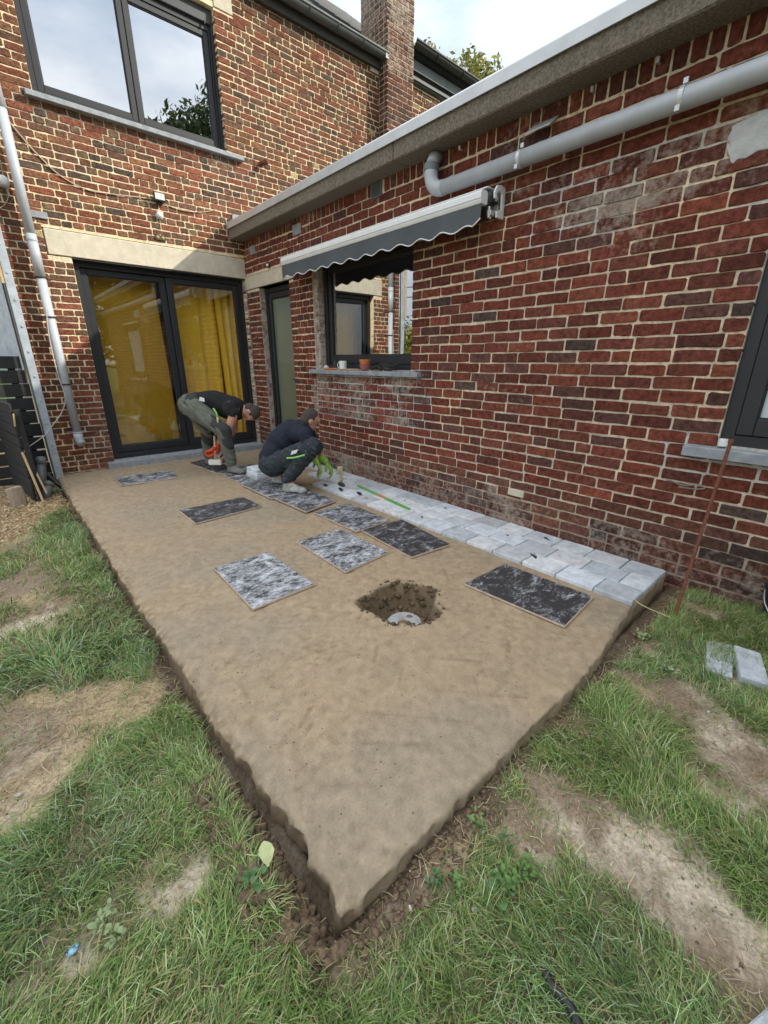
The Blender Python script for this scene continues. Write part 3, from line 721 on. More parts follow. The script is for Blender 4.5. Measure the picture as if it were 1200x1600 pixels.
curtain(-1.83, -1.04, .12, 2.25, .34, .010, .31, 'mustard yellow curtain behind the left pane of the sliding door', 3)
curtain(-.97, -.34, .12, 2.25, .34, .012, .21, 'mustard yellow curtain drawn behind the middle of the right pane', 5)
curtain(-.33, -.06, .12, 2.25, .33, .022, .10, 'narrow bunched yellow curtain at the wall corner end of the right pane', 8)
# furniture glimpsed low behind the left pane is left dark

# roof: overlapping slate courses
def slope(y): return 5.27+(y+.12)*(7.70-5.27)/3.12
rb = MB()
ncr = 22
for k in range(ncr):
    ya = -.12+3.12*k/ncr; yb = ya+3.12/ncr*1.12; xj = -2.6+(.12 if k % 2 else 0)
    while xj < 4.0:
        xe = min(xj+.243, 4.0); rb.hexa([(xj, ya, slope(ya)+.006), (xe, ya, slope(ya)+.006), (xe, yb, slope(yb)-.006), (xj, yb, slope(yb)-.006), (xj, ya, slope(ya)+.014), (xe, ya, slope(ya)+.014), (xe, yb, slope(yb)+.0), (xj, yb, slope(yb)+.0)]); xj += .247
roof = MB().hexa([(-2.6, -.08, 5.20), (4.0, -.08, 5.20), (4.0, 3.05, 7.60), (-2.6, 3.05, 7.60), (-2.6, -.08, 5.25), (4.0, -.08, 5.25), (4.0, 3.05, 7.67), (-2.6, 3.05, 7.67)]).build('roof', M_SLATE, house)
o = rb.build('slates', M_SLATE, roof); o['kind'] = 'stuff'
MB().hexa([(-2.6, 3.05, 7.55), (4, 3.05, 7.55), (4, 6.2, 5.2), (-2.6, 6.2, 5.2), (-2.6, 3.05, 7.67), (4, 3.05, 7.67), (4, 6.2, 5.3), (-2.6, 6.2, 5.3)]).build('rear_roof', M_SLATE, roof)
MB().box(-2.5, 4.0, 5.9, 6.1, -.2, 5.2).build('rear_wall', M_ROOM, house)
MB().box(-2.5, -2.3, .31, 5.89, -.2, 5.2).build('side_wall', M_ROOM, house)
MB().box(-2.5, 2.28, .002, .3, 5.172, 5.30).build('wall_plate', M_ROOM, house)
# eaves board and half round gutter with brackets
MB().box(-2.55, 2.29, -.06, -.012, 5.10, 5.20).build('eaves_board', mat('dark eaves paint', (.05, .045, .04), .7, .2), house, bevel=.003)
def gutter(x0, x1, yc, zc, r, m, parent, name='gutter'):
    prof = []
    for k in range(13): a = math.pi+math.pi*k/12; prof.append((yc+r*math.cos(a), zc+r*math.sin(a)))
    prof = [(yc-r-.012, zc+.006), (yc-r-.010, zc-.008)]+prof[1:]+[(yc+r, zc+.02)]
    inner = [(y+(yc-y)*.09, z+(zc-z)*.06+.001) for y, z in prof][::-1]
    poly = [(x0, y, z) for y, z in prof+inner]
    return MB().extrude(poly, (x1-x0, 0, 0)).build(name, m, parent)
gt = gutter(-2.6, 2.33, -.125, 5.245, .068, M_DARKMET, house)
for x in np.arange(-2.3, 2.3, .42):
    pth = [(x, -.125+.073*math.cos(a), 5.245+.073*math.sin(a)) for a in np.linspace(math.pi*.98, 2*math.pi, 11)]
    MB().tube(pth, .006, 6).build('bracket', M_DARKMET, gt)
MB().box(2.27, 2.335, -.125-.068, -.065, 5.17, 5.25).build('stop_end', M_DARKMET, gt, bevel=.004)

# --- neighbour's higher wall right of the chimney
neigh = empty('neighbour_house', (3.8, .1, 0), 'neighbouring brick house with black gutter and grey eaves boards right of the chimney', 'house')
nm = mortar_sheet('wall', 2.82, 7.0, 2.4, 5.30, [(3.02, 3.32, 4.74, 4.94)], 'x', .05, .2, hmort, neigh, step=.2)
WN = Wall(); lay(WN, 2.82, 5.2, 4.2, 5.22, .066, .012, hlens, [(3.02, 3.32, 4.74, 4.94)], 'x', .049, ccol, cbloom); WN.build(nm, 0)
rough_block('lintel', 3.025, 3.315, .03, .2, 4.745, 4.935, M_CONC, neigh)
M_FASC = mat('grey painted boards', (.20, .22, .235), .6, .15, 5)
for x0, x1 in ((2.83, 3.74), (3.746, 4.6), (4.606, 6.9)): MB().box(x0, x1, -.02, .04, 5.21, 5.47).build('eaves_board', M_FASC, neigh, bevel=.003)
MB().box(2.83, 6.9, -.10, .03, 5.475, 5.49).build('soffit', M_BLACK, neigh)
g2 = gutter(2.83, 6.9, -.16, 5.565, .07, M_BLACK, neigh)
for x in (3.3, 3.9, 4.5): MB().tube([(x, -.16+.074*math.cos(a), 5.565+.074*math.sin(a)) for a in np.linspace(math.pi, 2*math.pi, 9)], .007, 6).build('bracket', M_BLACK, g2)
MB().hexa([(2.83, -.10, 5.49), (6.9, -.10, 5.49), (6.9, 3.5, 6.2), (2.83, 3.5, 6.2), (2.83, -.1, 5.57), (6.9, -.1, 5.57), (6.9, 3.5, 6.3), (2.83, 3.5, 6.3)]).build('roof', M_SLATE, neigh)

# --- annex
annex = empty('brick_annex', (.15, -3.5, 0), 'single storey dark red brick annex with flat roof and exposed aggregate coping', 'annex')
# u = -y
A_holes = [(.33, 1.09, -.02, 2.085), (-.01, 1.19, 2.085, 2.25), (1.57, 3.09, 1.135, 2.20), (5.40, 6.75, .80, 2.02)]
def acol(u, z, L):
    b = [(.140, .038, .024), (.125, .034, .022), (.110, .033, .023), (.150, .046, .028), (.12, .040, .027), (.10, .034, .025), (.152, .041, .025)][rng.randrange(7)]
    r = rng.random()
    if r < .02: b = (.075, .048, .040)
    elif r < .11: b = (.090, .040, .032)
    k = rng.uniform(1.05, 1.8)
    if z < .35: b = (b[0]*.80, b[1]*1.15, b[2]*1.25)
    if z < .75 and u > 4.9: k *= .85
    return tuple(x*k for x in b)
def abloom(u, z):
    b = -.06
    if 1.5 < u < 3.3 and .62 < z < 1.12: b = .24
    if z < .22: b = .20
    if u > 5.2 and z < .80 and z > .55: b = .10
    if 3.6 < u < 6 and 1.75 < z < 2.36: b = .06
    if z > 2.5: b = .0
    if 3.6 < u < 5.6 and z < 2.36 and (int(z/.0695) in (27, 29, 30, 32)): b = .19
    if 2.9 < u < 4.0 and .05 < z < .3: b = .24
    return b
def amort(u, z):
    n_ = fbm(u*2, z*2, 3, 311); n2 = fbm(u*14, z*14, 3, 313)
    a = np.array([.76, .63, .44]); b = np.array([.64, .54, .41]); g = np.array([.55, .53, .49])
    c_ = lerp(np.broadcast_to(a, u.shape+(3,)), b, sstep(.4, .6, n_))
    gm_ = ((u > 1.45) & (u < 3.35) & (z < 1.14) & (z > .55))*.95+((u > 5.1) & (z < .85) & (z > .6))*.8+((u > 3.5) & (z > 1.85) & (z < 2.34) & (n_ > .36) & (np.floor(z/.0695+.5).astype(int) % 3 != 0))*1.0
    c_ = lerp(c_, g, np.clip(gm_, 0, 1)); c_ = lerp(c_, np.array([.22, .16, .12]), (1-sstep(.10, .34, z+.1*(n2-.5)))*.75)
    return c_*(.82+.3*n2)[..., None]
wallA = mortar_sheet('wall', .0, 8.6, -.35, 2.66, A_holes, 'y', 0.0, .30, amort, annex)
def alens(k, r):
    def g():
        r2 = random.Random(k*31+2); yield (.100 if k % 2 else .205)+r2.uniform(-.012, .012)
        while True: yield .203+r2.uniform(-.012, .010) if r2.random() > .05 else .098
    return g()
def alens_short(k, r):      # the piers beside the little door are headers and closers
    def g():
        r2 = random.Random(k*13+9); yield (.06 if k % 2 else .13)
        while True: yield .13+r2.uniform(-.01, .01)
    return g()
W2 = Wall()
lay(W2, 1.57, 8.6, -.20, 2.545, .0695, .0090, alens, A_holes, 'y', -.001, acol, abloom, revd=.09, seedp=2)
lay(W2, .0, 1.57, -.02, 2.545, .0695, .0092, alens_short, A_holes, 'y', -.001, acol, abloom, revd=.09, seedp=2)
u = .01
while u < 8.5:       # soldier course under the coping
    w = .060+rng.uniform(-.006, .006)
    if rng.random() < .12: w = .16
    if not (2.55 < u+w/2 < 2.72): 
        vs, fs = brick_mesh(w, .092, .006, 'y', (-u, 2.552+rng.uniform(-.002, .002), -.001), 1); W2.add(vs, fs, acol(u, 2.6, w), .02)
    u += w+.0125
W2.build(wallA)
# rough torn jambs: plaster and broken brick left when the frames were changed
M_JAMB = mat('torn plaster jamb', (.47, .42, .35), .95, .2, 14, 1, 40, col2=(.17, .07, .045), amt=.56)
def jamb(x0, x1, y0, y1, z0, z1, parent=None):
    V = []; F = []; k = int((z1-z0)/.04)+1
    b = MB()
    for i in range(k):
        za = z0+(z1-z0)*i/k; zb = z0+(z1-z0)*(i+1)/k; j = rng.uniform(0, .012); h_ = rng.uniform(0, .006)
        b.box(x0+(j if x0 < .02 and (x1-x0) < .2 and (y1-y0) > .05 else 0), x1, y0+h_, y1+h_*.5, za, zb-.001)
    return b.build('jamb_plaster', M_JAMB, parent, bevel=.004)
jamb(-.028, -.004, -.012, .086, .09, 2.20, house)
jamb(.012, .098, -1.640, -1.573, 1.14, 2.19, annex)
jamb(.004, .075, -.344, -.334, .02, 2.07, annex)
# lintels, sills
MB().box(-.012, .29, -1.186, -.003, 2.092, 2.243).build('lintel', M_CONC, annex, bevel=.006)
MB().box(.02, .29, -3.085, -1.575, 2.19, 2.198).build('window_head', M_BLACK, annex)
def sill(y0, y1, zt, name='sill', h=.055):
    return MB().hexa([(-.06, y0, zt-h), (.10, y0, zt-h), (.10, y1, zt-h), (-.06, y1, zt-h), (-.06, y0, zt-.012), (.10, y0, zt), (.10, y1, zt), (-.06, y1, zt-.012)]).build(name, M_SILL, annex, bevel=.005)
sill(-3.22, -1.50, 1.135); sill(-6.9, -5.26, .798, h=.068)
# annex window (one fixed light, wide bottom rail), side door, right window
aw = link('kitchen_window', (lambda mb: (frame_rect(mb, 'y', 1.645, 3.087, 1.14, 2.188, .045, .10, .17), mb.mesh('kitchen_window'))[1])(MB()), M_ANTH, annex)
sash(aw, 'sash', 'y', 1.692, 3.04, 1.187, 2.14, .045, .115, .155, G_WIN, .085)
adoor = link('side_door', (lambda mb: (frame_rect(mb, 'y', .345, 1.087, .02, 2.075, .05, .075, .16), mb.mesh('side_door'))[1])(MB()), M_ANTH, annex)
sash(adoor, 'sash', 'y', .397, 1.035, .072, 2.022, .065, .085, .145, mat('satin grey green glass', (.13, .16, .125), .06, .08, 2, spec=1.0), .09)
MB().box(.06, .078, -1.02, -.92, .985, 1.0).box(.078, .084, -1.025, -1.008, .93, 1.05).build('handle', M_BLACK, adoor, bevel=.003)
MB().box(-.03, .18, -1.09, -.33, -.03, .018).build('threshold', M_SILL, adoor, bevel=.004)
MB().box(.19, .20, -1.05, -.36, .05, 2.05).build('blind', mat('sage green blind', (.27, .31, .25), .8, .06), adoor)
M_FROST = mat('frosted glass', (.50, .56, .60), .22, .05, 1.5, spec=.7)
rw = link('bathroom_window', (lambda mb: (frame_rect(mb, 'y', 5.402, 6.748, .80, 2.015, .055, .022, .09), mb.mesh('bathroom_window'))[1])(MB()), M_ANTH, annex)
rs = sash(rw, 'sash', 'y', 5.460, 6.69, .86, 1.96, .07, .012, .08, M_FROST, .085)
MB().box(.004, .013, -5.72, -5.62, .872, .89).build('vent_slot', M_BLACK, rs, bevel=.003)
room('annex_room', .32, 3.2, -8.4, -.4, .02, 2.45, '-x', annex)
MB().box(.30, .32, -1.10, -.35, 0, 2.45).build('hall_wall', M_ROOM, annex) if False else None
# roof slab, coping, trim
MB().box(-.02, 3.4, -8.6, -.02, 2.662, 2.72).build('roof_deck', mat('roofing felt', (.05, .05, .05), .9, .3), annex)
MB().box(3.1, 3.4, -8.6, -.02, -.2, 2.66).build('rear_wall', M_ROOM, annex)
def segbox(name, x0, x1, y0, y1, z0, z1, m, parent, seg=.5, jit=.002, bevel=.005):
    b = MB(); n_ = max(1, int((y1-y0)/seg))
    b.box(x0, x1, y0, y1, z0, z1); return b.build(name, m, parent, bevel=bevel)
for y0, y1 in ((-3.02, -.003), (-6.06, -3.026), (-8.7, -6.066)): segbox('coping', -.18, .12, y0, y1, 2.64, 2.768, M_COPING, annex, bevel=.008)
for y0, y1 in ((-2.5, .0-.003), (-5.0, -2.502), (-8.7, -5.002)):
    MB().extrude([(-.198, y1, 2.750), (-.198, y1, 2.812), (-.190, y1, 2.824), (.10, y1, 2.826), (.10, y1, 2.770), (-.184, y1, 2.770), (-.184, y1, 2.752)], (0, y0-y1, 0)).build('roof_trim', M_TRIM, annex)
# louvre vent grille
vg = MB().box(-.014, .004, -2.70, -2.56, 2.53, 2.662).build('vent_grille', mat('grey vent plastic', (.13, .15, .17), .5, .1), annex, bevel=.003)
for k in range(9): MB().hexa([(-.024, -2.692, 2.540+k*.0125), (-.013, -2.692, 2.545+k*.0125), (-.013, -2.568, 2.545+k*.0125), (-.024, -2.568, 2.540+k*.0125), (-.024, -2.692, 2.543+k*.0125), (-.013, -2.692, 2.550+k*.0125), (-.013, -2.568, 2.550+k*.0125), (-.024, -2.568, 2.543+k*.0125)]).build('slat', MATS['grey vent plastic'], vg)
for (y0, y1, z0, z1, m_, n_) in ((-1.42, -1.25, 2.487, 2.585, M_SILL, 'stone_insert'), (-.34, -.20, 2.465, 2.56, M_SILL, 'stone_insert'), (-4.32, -4.185, .247, .30, M_CONC, 'stone_insert')):
    MB().box(-.018, .04, y0, y1, z0, z1).build(n_, m_, annex, bevel=.004)
# rendered patch near the top right
pv = [(-.006, -5.13+.01*math.sin(k*2.3)+.0, 0) for k in range(1)]
patch = [(-.010, y, z) for y, z in ((-5.160, 2.125), (-5.148, 2.150), (-5.155, 2.172), (-5.138, 2.195), (-5.150, 2.222), (-5.146, 2.238), (-5.168, 2.246), (-5.21, 2.252), (-5.25, 2.262), (-5.30, 2.255), (-5.6, 2.27), (-5.62, 2.13), (-5.40, 2.118), (-5.33, 2.105), (-5.27, 2.112), (-5.23, 2.095), (-5.20, 2.10), (-5.185, 2.085), (-5.172, 2.098))]
MB().extrude(patch, (.02, 0, 0)).build('render_patch', mat('grey render', (.50, .51, .50), .9, .14, 16, .8, 60), annex, bevel=.003)
# flashing scrap below coping
tag(MB().hexa([(-.09, -4.26, 2.50), (-.09, -4.10, 2.50), (-.0, -4.10, 2.565), (-.0, -4.26, 2.565), (-.09, -4.26, 2.506), (-.09, -4.10, 2.506), (-.0, -4.10, 2.571), (-.0, -4.26, 2.571)]).build('metal_bracket', M_TRIM, bevel=.002),
    'small folded metal plate sticking out below the coping', 'bracket')

# ------------------------------------------------------------------ fixings on the walls
# horizontal waste pipe on the annex
pp = empty('waste_pipe', (-.09, -4.5, 2.385), 'long grey plastic pipe running under the annex coping with a raised elbow end', 'pipe')
MB().tube([(-.09, -8.5, 2.372), (-.09, -6.0, 2.378), (-.09, -3.45, 2.385)], .0465, 20, mi=0).build('tube', M_ZINC, pp, smooth=True)
el = [(-.09, -3.50, 2.385)]+[(-.09, -3.44-.105*math.sin(a)+0.0, 2.385+.105*(1-math.cos(a))) for a in np.linspace(0, math.pi/2*.8, 8)]
elb = [(-.09, -3.47+.0, 2.385)]
for a in np.linspace(0, math.pi/2, 8): elb.append((-.09, -3.45+.11*math.sin(a), 2.385+.11*(1-math.cos(a))))
elb += [(-.088, -3.34, 2.52)]
MB().tube(elb, .0495, 20).build('elbow', M_ZINC, pp, smooth=True)
MB().tube([(-.088, -3.34, 2.515), (-.086, -3.34, 2.555)], .054, 20).build('socket', mat('grey rubber', (.16, .18, .19), .6, .1), pp, smooth=False)
MB().tube([(-.086, -3.34, 2.553), (-.06, -3.335, 2.60), (.01, -3.33, 2.625)], [.043, .043, .043], 18).build('spigot', M_ZINC, pp, smooth=True)
for y in (-4.09, -4.945, -5.9, -6.9):
    cl_ = MB().tube([(-.09+.058*math.cos(a), y, 2.384+.058*math.sin(a)) for a in np.linspace(0, 2*math.pi, 22)], .0035, 6)
    cl_ = MB()
    ring = [(-.09+.049*math.cos(a), 2.384+.049*math.sin(a)) for a in np.linspace(0, 2*math.pi, 25)[:-1]]
    k = len(ring); vs = [(x, y-.011, z) for x, z in ring]+[(x, y+.011, z) for x, z in ring]+[(-.09+(x+.09)*.93, y+s_*.011, 2.384+(z-2.384)*.93) for s_ in (-1, 1) for x, z in ring]
    fs = [(i, (i+1) % k, k+(i+1) % k, k+i) for i in range(k)]+[(i, (i+1) % k, 2*k+(i+1) % k, 2*k+i) for i in range(k)]+[(k+i, k+(i+1) % k, 3*k+(i+1) % k, 3*k+i) for i in range(k)]
    cl_.add(vs, fs); cl_.box(-.096, -.084, y-.01, y+.01, 2.440, 2.462).box(-.145, -.132, y-.01, y+.01, 2.322, 2.345); cl_.box(-.04, .0, y-.006, y+.006, 2.378, 2.390)
    cl_.build('clamp', M_TRIM, pp)

# downspout on the house wall
dn = empty('downspout', (-2.21, -.1, .33), 'light grey downspout clamped to the house wall left of the sliding door', 'downspout')
MB().tube([(-2.21, -.10, 3.32), (-2.21, -.10, 2.32)], .041, 18).build('tube', M_ZINC, dn, smooth=True)
MB().tube([(-2.21, -.10, 2.36), (-2.21, -.10, 1.99)], .0435, 18).tube([(-2.21, -.10, 1.991), (-2.21, -.10, .45)], .0405, 18).build('tube', M_ZINC, dn, smooth=True)
MB().tube([(-2.21, -.10, .46), (-2.21, -.10, .40), (-2.205, -.105, .36), (-2.19, -.13, .335)], [.045, .046, .044, .042], 18).build('shoe', M_ZINC, dn, smooth=True)
MB().tube([(-2.21, -.10, 3.31), (-2.215, -.09, 3.6), (-2.24, -.10, 4.2), (-2.28, -.11, 5.2)], .040, 16).build('tube', M_ZINC, dn, smooth=True)
for z in (2.30, 1.98, 1.62, .965, .455):
    MB().lathe((-2.21, -.10, z), [(.0435, 0), (.0475, .002), (.0475, .014), (.0435, .016)], 18).box(-2.30, -2.12, -.006, .004, z+.003, z+.012).build('clamp', M_BLACK if z in (1.62, .965, 1.98) else M_ZINC, dn)

# metal post and corrugated sheet at the boundary
post = empty('metal_post', (-2.46, -.1, 0), 'tall galvanised angle post with bolts standing at the house corner', 'post')
MB().box(-2.492, -2.428, -.135, -.125, -.1, 3.0).box(-2.498, -2.490, -.135, -.06, -.1, 3.0).build('angle_iron', M_ZINC2, post, bevel=.002)
MB().box(-2.508, -2.500, -.128, -.02, -.1, 3.0).build('flange', M_DARKMET, post, bevel=.001)
for z in np.arange(.12, 2.9, .235): MB().tube([(-2.462+rng.uniform(-.008, .008), -.136, z), (-2.462, -.143, z)], .010, 8).build('bolt', M_ZINC, post)
tag(MB().beam((-2.515, -.150, 1.90), (-2.515, -.150, 3.0), .022, .03, up=(0, 1, 0)).build('timber_batten', M_WOODPALE, bevel=.002), 'pale timber batten fixed upright to the metal corner post', 'batten')
cs = MB(); V = []; F = []
k = 240; d = np.array([-.30, .954]); d = d/np.linalg.norm(d); nn_ = np.array([-d[1], d[0]])
for i in range(k+1):
    s = 2.0*i/k; w = .010*math.sin(s/.065*2*math.pi); x = -2.52+d[0]*s+nn_[0]*w; y = .02+d[1]*s+nn_[1]*w
    V += [(x, y, 1.12), (x, y, 2.75)]
for i in range(k): F.append((2*i, 2*i+2, 2*i+3, 2*i+1))
V2 = V+[(x+.0012, y+.0008, z) for x, y, z in V]; m2 = len(V); F2 = F+[(b_+m2, a_+m2, d_+m2, c_+m2) for a_, b_, c_, d_ in F]
tag(link('corrugated_sheet', np_mesh('corrugated_sheet', V2, F2, smooth=True), M_ZINC2), 'pale blue grey corrugated metal sheet beside the corner post', 'metal sheet')

# black board fence facing the garden, with boards one by one
fe = empty('board_fence', (-2.7, .06, 0), 'black horizontal board fence behind the metal post', 'fence')
z = -.10
while z < 1.15:
    h_ = rng.uniform(.118, .128); dx = rng.uniform(-.01, .01)
    MB().beam((-3.9, .055+rng.uniform(-.004, .004), z+h_/2), (-2.515+dx, .055, z+h_/2+rng.uniform(-.004, .004)), .02, h_).build('board', M_BLACKWOOD, fe, bevel=.003); z += h_+.010+rng.uniform(0, .006)
for x in (-3.75, -2.62): MB().box(x-.03, x+.03, .068, .12, -.2, 1.14).build('post', M_BLACKWOOD, fe)
# nearer black panel, turned, with its raw timber edge
ne = empty('fence_panel', (-2.74, -.83, -.1), 'weathered black plank panel jutting towards the garden with chipped plank ends', 'fence panel')
dv = Vector((-.145, .989, 0)); P0 = Vector((-2.728, -.84, 0))
z = -.12; k = 0
while z < .78:
    h_ = .092; a = P0+dv*(rng.uniform(0, .03)); b = P0+dv*.84; zc = z+h_/2
    MB().beam((a.x, a.y, zc+rng.uniform(-.006, .006)), (b.x, b.y, zc+.01), .022, h_).build('plank', M_BLACKWOOD, ne, bevel=.004); z += h_+.006; k += 1
MB().beam((P0.x+.035, P0.y+.02, -.13), (P0.x+.035, P0.y+.02, .80), .045, .03, up=(0, 1, 0)).build('post', M_BLACKWOOD, ne, bevel=.003)
tag(MB().beam((-2.675, -.885, -.14), (-2.735, -.80, .42), .020, .045, up=(0, 1, 0)).build('timber_stake', M_WOODPALE, bevel=.003), 'long raw wood stake leaning on the end of the black plank panel', 'stake')
tag(MB().beam((-2.642, -.86, .02), (-2.705, -.79, .40), .015, .02, up=(0, 1, 0)).build('timber_lath', M_WOODPALE, bevel=.002), 'thin pale lath leaning beside the raw wood stake', 'lath')
tag(MB().beam((-2.735, -.86, .66), (-2.722, -.865, .77), .012, .022, up=(0, 1, 0)).build('wood_splinter', M_WOODPALE, bevel=.002), 'short bare wood strip at the top end of the plank panel', 'wood strip')
st = MB(); ring = []
cx0, cy0 = -2.865, -.84
vs = []
for lv, zz in enumerate((-.14, -.02, .06, .115)):
    for k in range(10):
        a = 2*math.pi*k/10; rr = (.068, .05)[0]; vs.append((cx0+.062*math.cos(a)*(1+.12*math.sin(k*2.1+lv)), cy0+.045*math.sin(a)*(1+.1*math.cos(k*1.7)), zz+(.012*math.sin(k) if lv == 3 else 0)))
fs = [(l*10+k, l*10+(k+1) % 10, (l+1)*10+(k+1) % 10, (l+1)*10+k) for l in range(3) for k in range(10)]+[tuple(30+k for k in range(10))]
st.add(vs, fs)
tag(st.build('wood_stump', mat('bleached log', (.34, .28, .21), .9, .3, 16, .7, 60, stretch=(5, 5, .8)), bevel=.006), 'squat bleached wood block standing on the wood chips', 'wood block')
M_GP = mat('dull grey pipe', (.10, .11, .11), .5, .25, 20)
tag(MB().tube([(-2.655, -.60, .02), (-2.60, -.42, .26)], .038, 14).tube([(-2.61, -.455, .215), (-2.595, -.405, .28)], .043, 14).build('pipe_offcut', M_GP, smooth=True), 'dark grey pipe offcut leaning against the black fence', 'pipe', 'pipe offcuts by the fence')
tag(MB().tube([(-2.665, -.78, -.075), (-2.60, -.68, .07)], .040, 14).tube([(-2.612, -.695, .045), (-2.597, -.675, .078)], .045, 14).build('pipe_offcut', M_GP, smooth=True), 'short grey pipe offcut lying on the wood chips', 'pipe', 'pipe offcuts by the fence')
tag(MB().tube([(-2.60, -.30, .12), (-2.52, -.36, -.01), (-2.47, -.42, -.06)], .022, 8).build('cable_loop', M_BLACK, smooth=True), 'black cable end at the foot of the metal post', 'cable')

# cables, lights on the house wall
M_CABLE = mat('beige cable', (.45, .36, .26), .6, .1); M_CABLED = mat('dark cable', (.10, .07, .05), .6, .1)
def catm(P, n_=10):
    P = [Vector(p) for p in P]; P = [P[0]]+P+[P[-1]]; out = []
    for i in range(1, len(P)-2):
        for k in range(n_):
            t = k/n_; a, b, c, d = P[i-1:i+3]; out.append(.5*((2*b)+(-a+c)*t+(2*a-5*b+4*c-d)*t*t+(-a+3*b-3*c+d)*t**3))
    return out+[P[-2]]
def wire(name, pts, r, m, label, cat='cable', seg=6): return tag(MB().tube(catm(pts), r, seg).build(name, m, smooth=True), label, cat)
def hp(px, py, y=-.016): q = on(px, py, 1, y); return tuple(q)
wire('wall_cable', [hp(0, 172), hp(28, 207), hp(60, 243), hp(95, 275), hp(135, 296), hp(180, 304), hp(215, 308), hp(238, 311)], .006, M_CABLE, 'beige cable sagging along the house wall to the floodlight')
wire('lamp_cable', [hp(256, 318), hp(275, 326), hp(300, 331), hp(322, 331), hp(338, 327)], .0045, M_CABLE, 'thin cable running from the floodlight towards the annex')
wire('telephone_cable', [hp(72, 480, -.15), hp(76, 520, -.13), hp(84, 560, -.13), hp(92, 590, -.13), hp(102, 622, -.12), hp(96, 645, -.11), hp(84, 662, -.14), hp(70, 680, -.18), hp(45, 698, -.2)], .0045, mat('pale cable', (.5, .5, .48), .6, .1), 'pale thin cable hanging beside the downspout to the black fence')
wire('cable_loop', [hp(0, 250), hp(9, 292), hp(13, 306), hp(9, 318), hp(0, 325)], .004, M_CABLE, 'loop of cable left of the downspout below the white lamp')
fl = empty('floodlight', (-.955, -.05, 2.92), 'small black framed floodlight above the sliding door', 'floodlight')
MB().box(-1.022, -.900, -.075, -.045, 2.880, 2.966).build('housing', M_BLACK, fl, bevel=.005)
MB().box(-1.010, -.912, -.079, -.0745, 2.893, 2.955).build('lens', mat('lamp reflector', (.62, .62, .60), .25, .15, 30), fl, bevel=.001)
MB().box(-.99, -.93, -.045, .0, 2.86, 2.895).build('arm', M_BLACK, fl, bevel=.004)
def dome(c, r, name, label, cat):
    e = empty(name, c, label, cat)
    MB().tube([(c[0], c[1], c[2]), (c[0], c[1]-.025, c[2]), (c[0], c[1]-.04, c[2]), (c[0], c[1]-.047, c[2])], [r, r, r*.8, r*.35], 18).build('cover', M_WHITE, e, smooth=True)
    MB().tube([(c[0], c[1]+.002, c[2]), (c[0], c[1]-.008, c[2])], r*1.12, 18).build('base', M_WHITE, e)
dome((-.975, -.006, 2.757), .036, 'motion_sensor', 'round white sensor below the floodlight', 'sensor')
dome((-2.315, -.006, 2.782), .045, 'wall_lamp', 'round white wall lamp left of the downspout', 'wall lamp')
wire('sensor_cable', [hp(240, 318), hp(233, 328), hp(237, 336), hp(246, 330)], .003, M_CABLED, 'thin dark cable curled between floodlight and sensor')
wire('sensor_lead', [hp(249, 343), hp(252, 350), hp(250, 356)], .0025, M_CABLE, 'short cable end hanging below the round sensor')
# brass plaque / small mask
pq = empty('wall_ornament', (-.995, -.01, 2.54), 'small oval dark and gold ornament above the door lintel', 'ornament')
MB().extrude([(-.998+.062*math.cos(a), -.004, 2.535+.038*math.sin(a)-.010*math.cos(2*a)) for a in np.linspace(0, 2*math.pi, 19)[:-1]], (0, -.014, 0)).build('plate', mat('dark bronze', (.05, .045, .03), .5, .2), pq, bevel=.003)
for x, z, r_ in ((-1.025, 2.538, .018), (-.97, 2.536, .018), (-.998, 2.560, .012)):
    MB().tube([(x, -.018, z), (x, -.024, z)], [r_, r_*.7], 10).build('boss', mat('gold paint', (.45, .33, .12), .4, .1, metal=.5), pq)
# little light on annex left of awning, and another ornament
an = empty('wall_sensor', (-.01, -.68, 2.29), 'tiny black and white sensor on the annex above the side door', 'sensor')
MB().tube([(.0, -.665, 2.285), (-.03, -.665, 2.285)], .022, 12).build('base', M_BLACK, an); MB().tube([(-.03, -.675, 2.29), (-.045, -.68, 2.29)], .014, 12).build('lens', M_WHITE, an)
wire('hanging_wire', [(-.01, -1.13, 2.46), (-.02, -1.15, 2.42), (-.012, -1.12, 2.38), (-.02, -1.16, 2.34), (-.012, -1.14, 2.30)], .004, M_CABLED, 'tangled dark wire on the annex wall left of the awning')
# rusty stub pipe with nail on the upper house wall
rp = empty('iron_stub', (.40, -.05, 3.58), 'rusty iron pipe stub sticking out of the upper house wall', 'pipe stub')
MB().tube([(.33, .0, 3.545), (.38, -.12, 3.555)], .028, 12).build('stub', M_RUST, rp, smooth=False); MB().tube([(.38, -.115, 3.55), (.385, -.115, 3.70)], .007, 6).build('pin', M_RUST, rp)
# row of brass hooks? bolts under the coping
for y in (-4.46, -4.78, -3.55):
    tag(MB().tube([(.0, y, 2.60), (-.035, y, 2.60)], .006, 6).tube([(-.035, y, 2.594), (-.035, y, 2.618)], .009, 8).build('wall_bolt', M_TRIM), {-4.46: 'metal bolt below the coping between the two pipe clamps', -4.78: 'metal bolt below the coping nearest the right edge', -3.55: 'metal bolt below the coping beside the pipe elbow'}[y], 'bolt', 'bolts below the coping')
# iron bracket by the right window
wire('iron_tie', [(-.02, -5.20, .565), (-.035, -5.24, .575), (-.03, -5.29, .56), (-.045, -5.33, .57), (-.03, -5.37, .578), (-.028, -5.40, .565), (-.03, -5.36, .552), (-.035, -5.28, .548)], .004, mat('dull metal', (.2, .19, .17), .5, .3, 60), 'small twisted metal fitting on the annex wall below the right window', 'wall fitting')

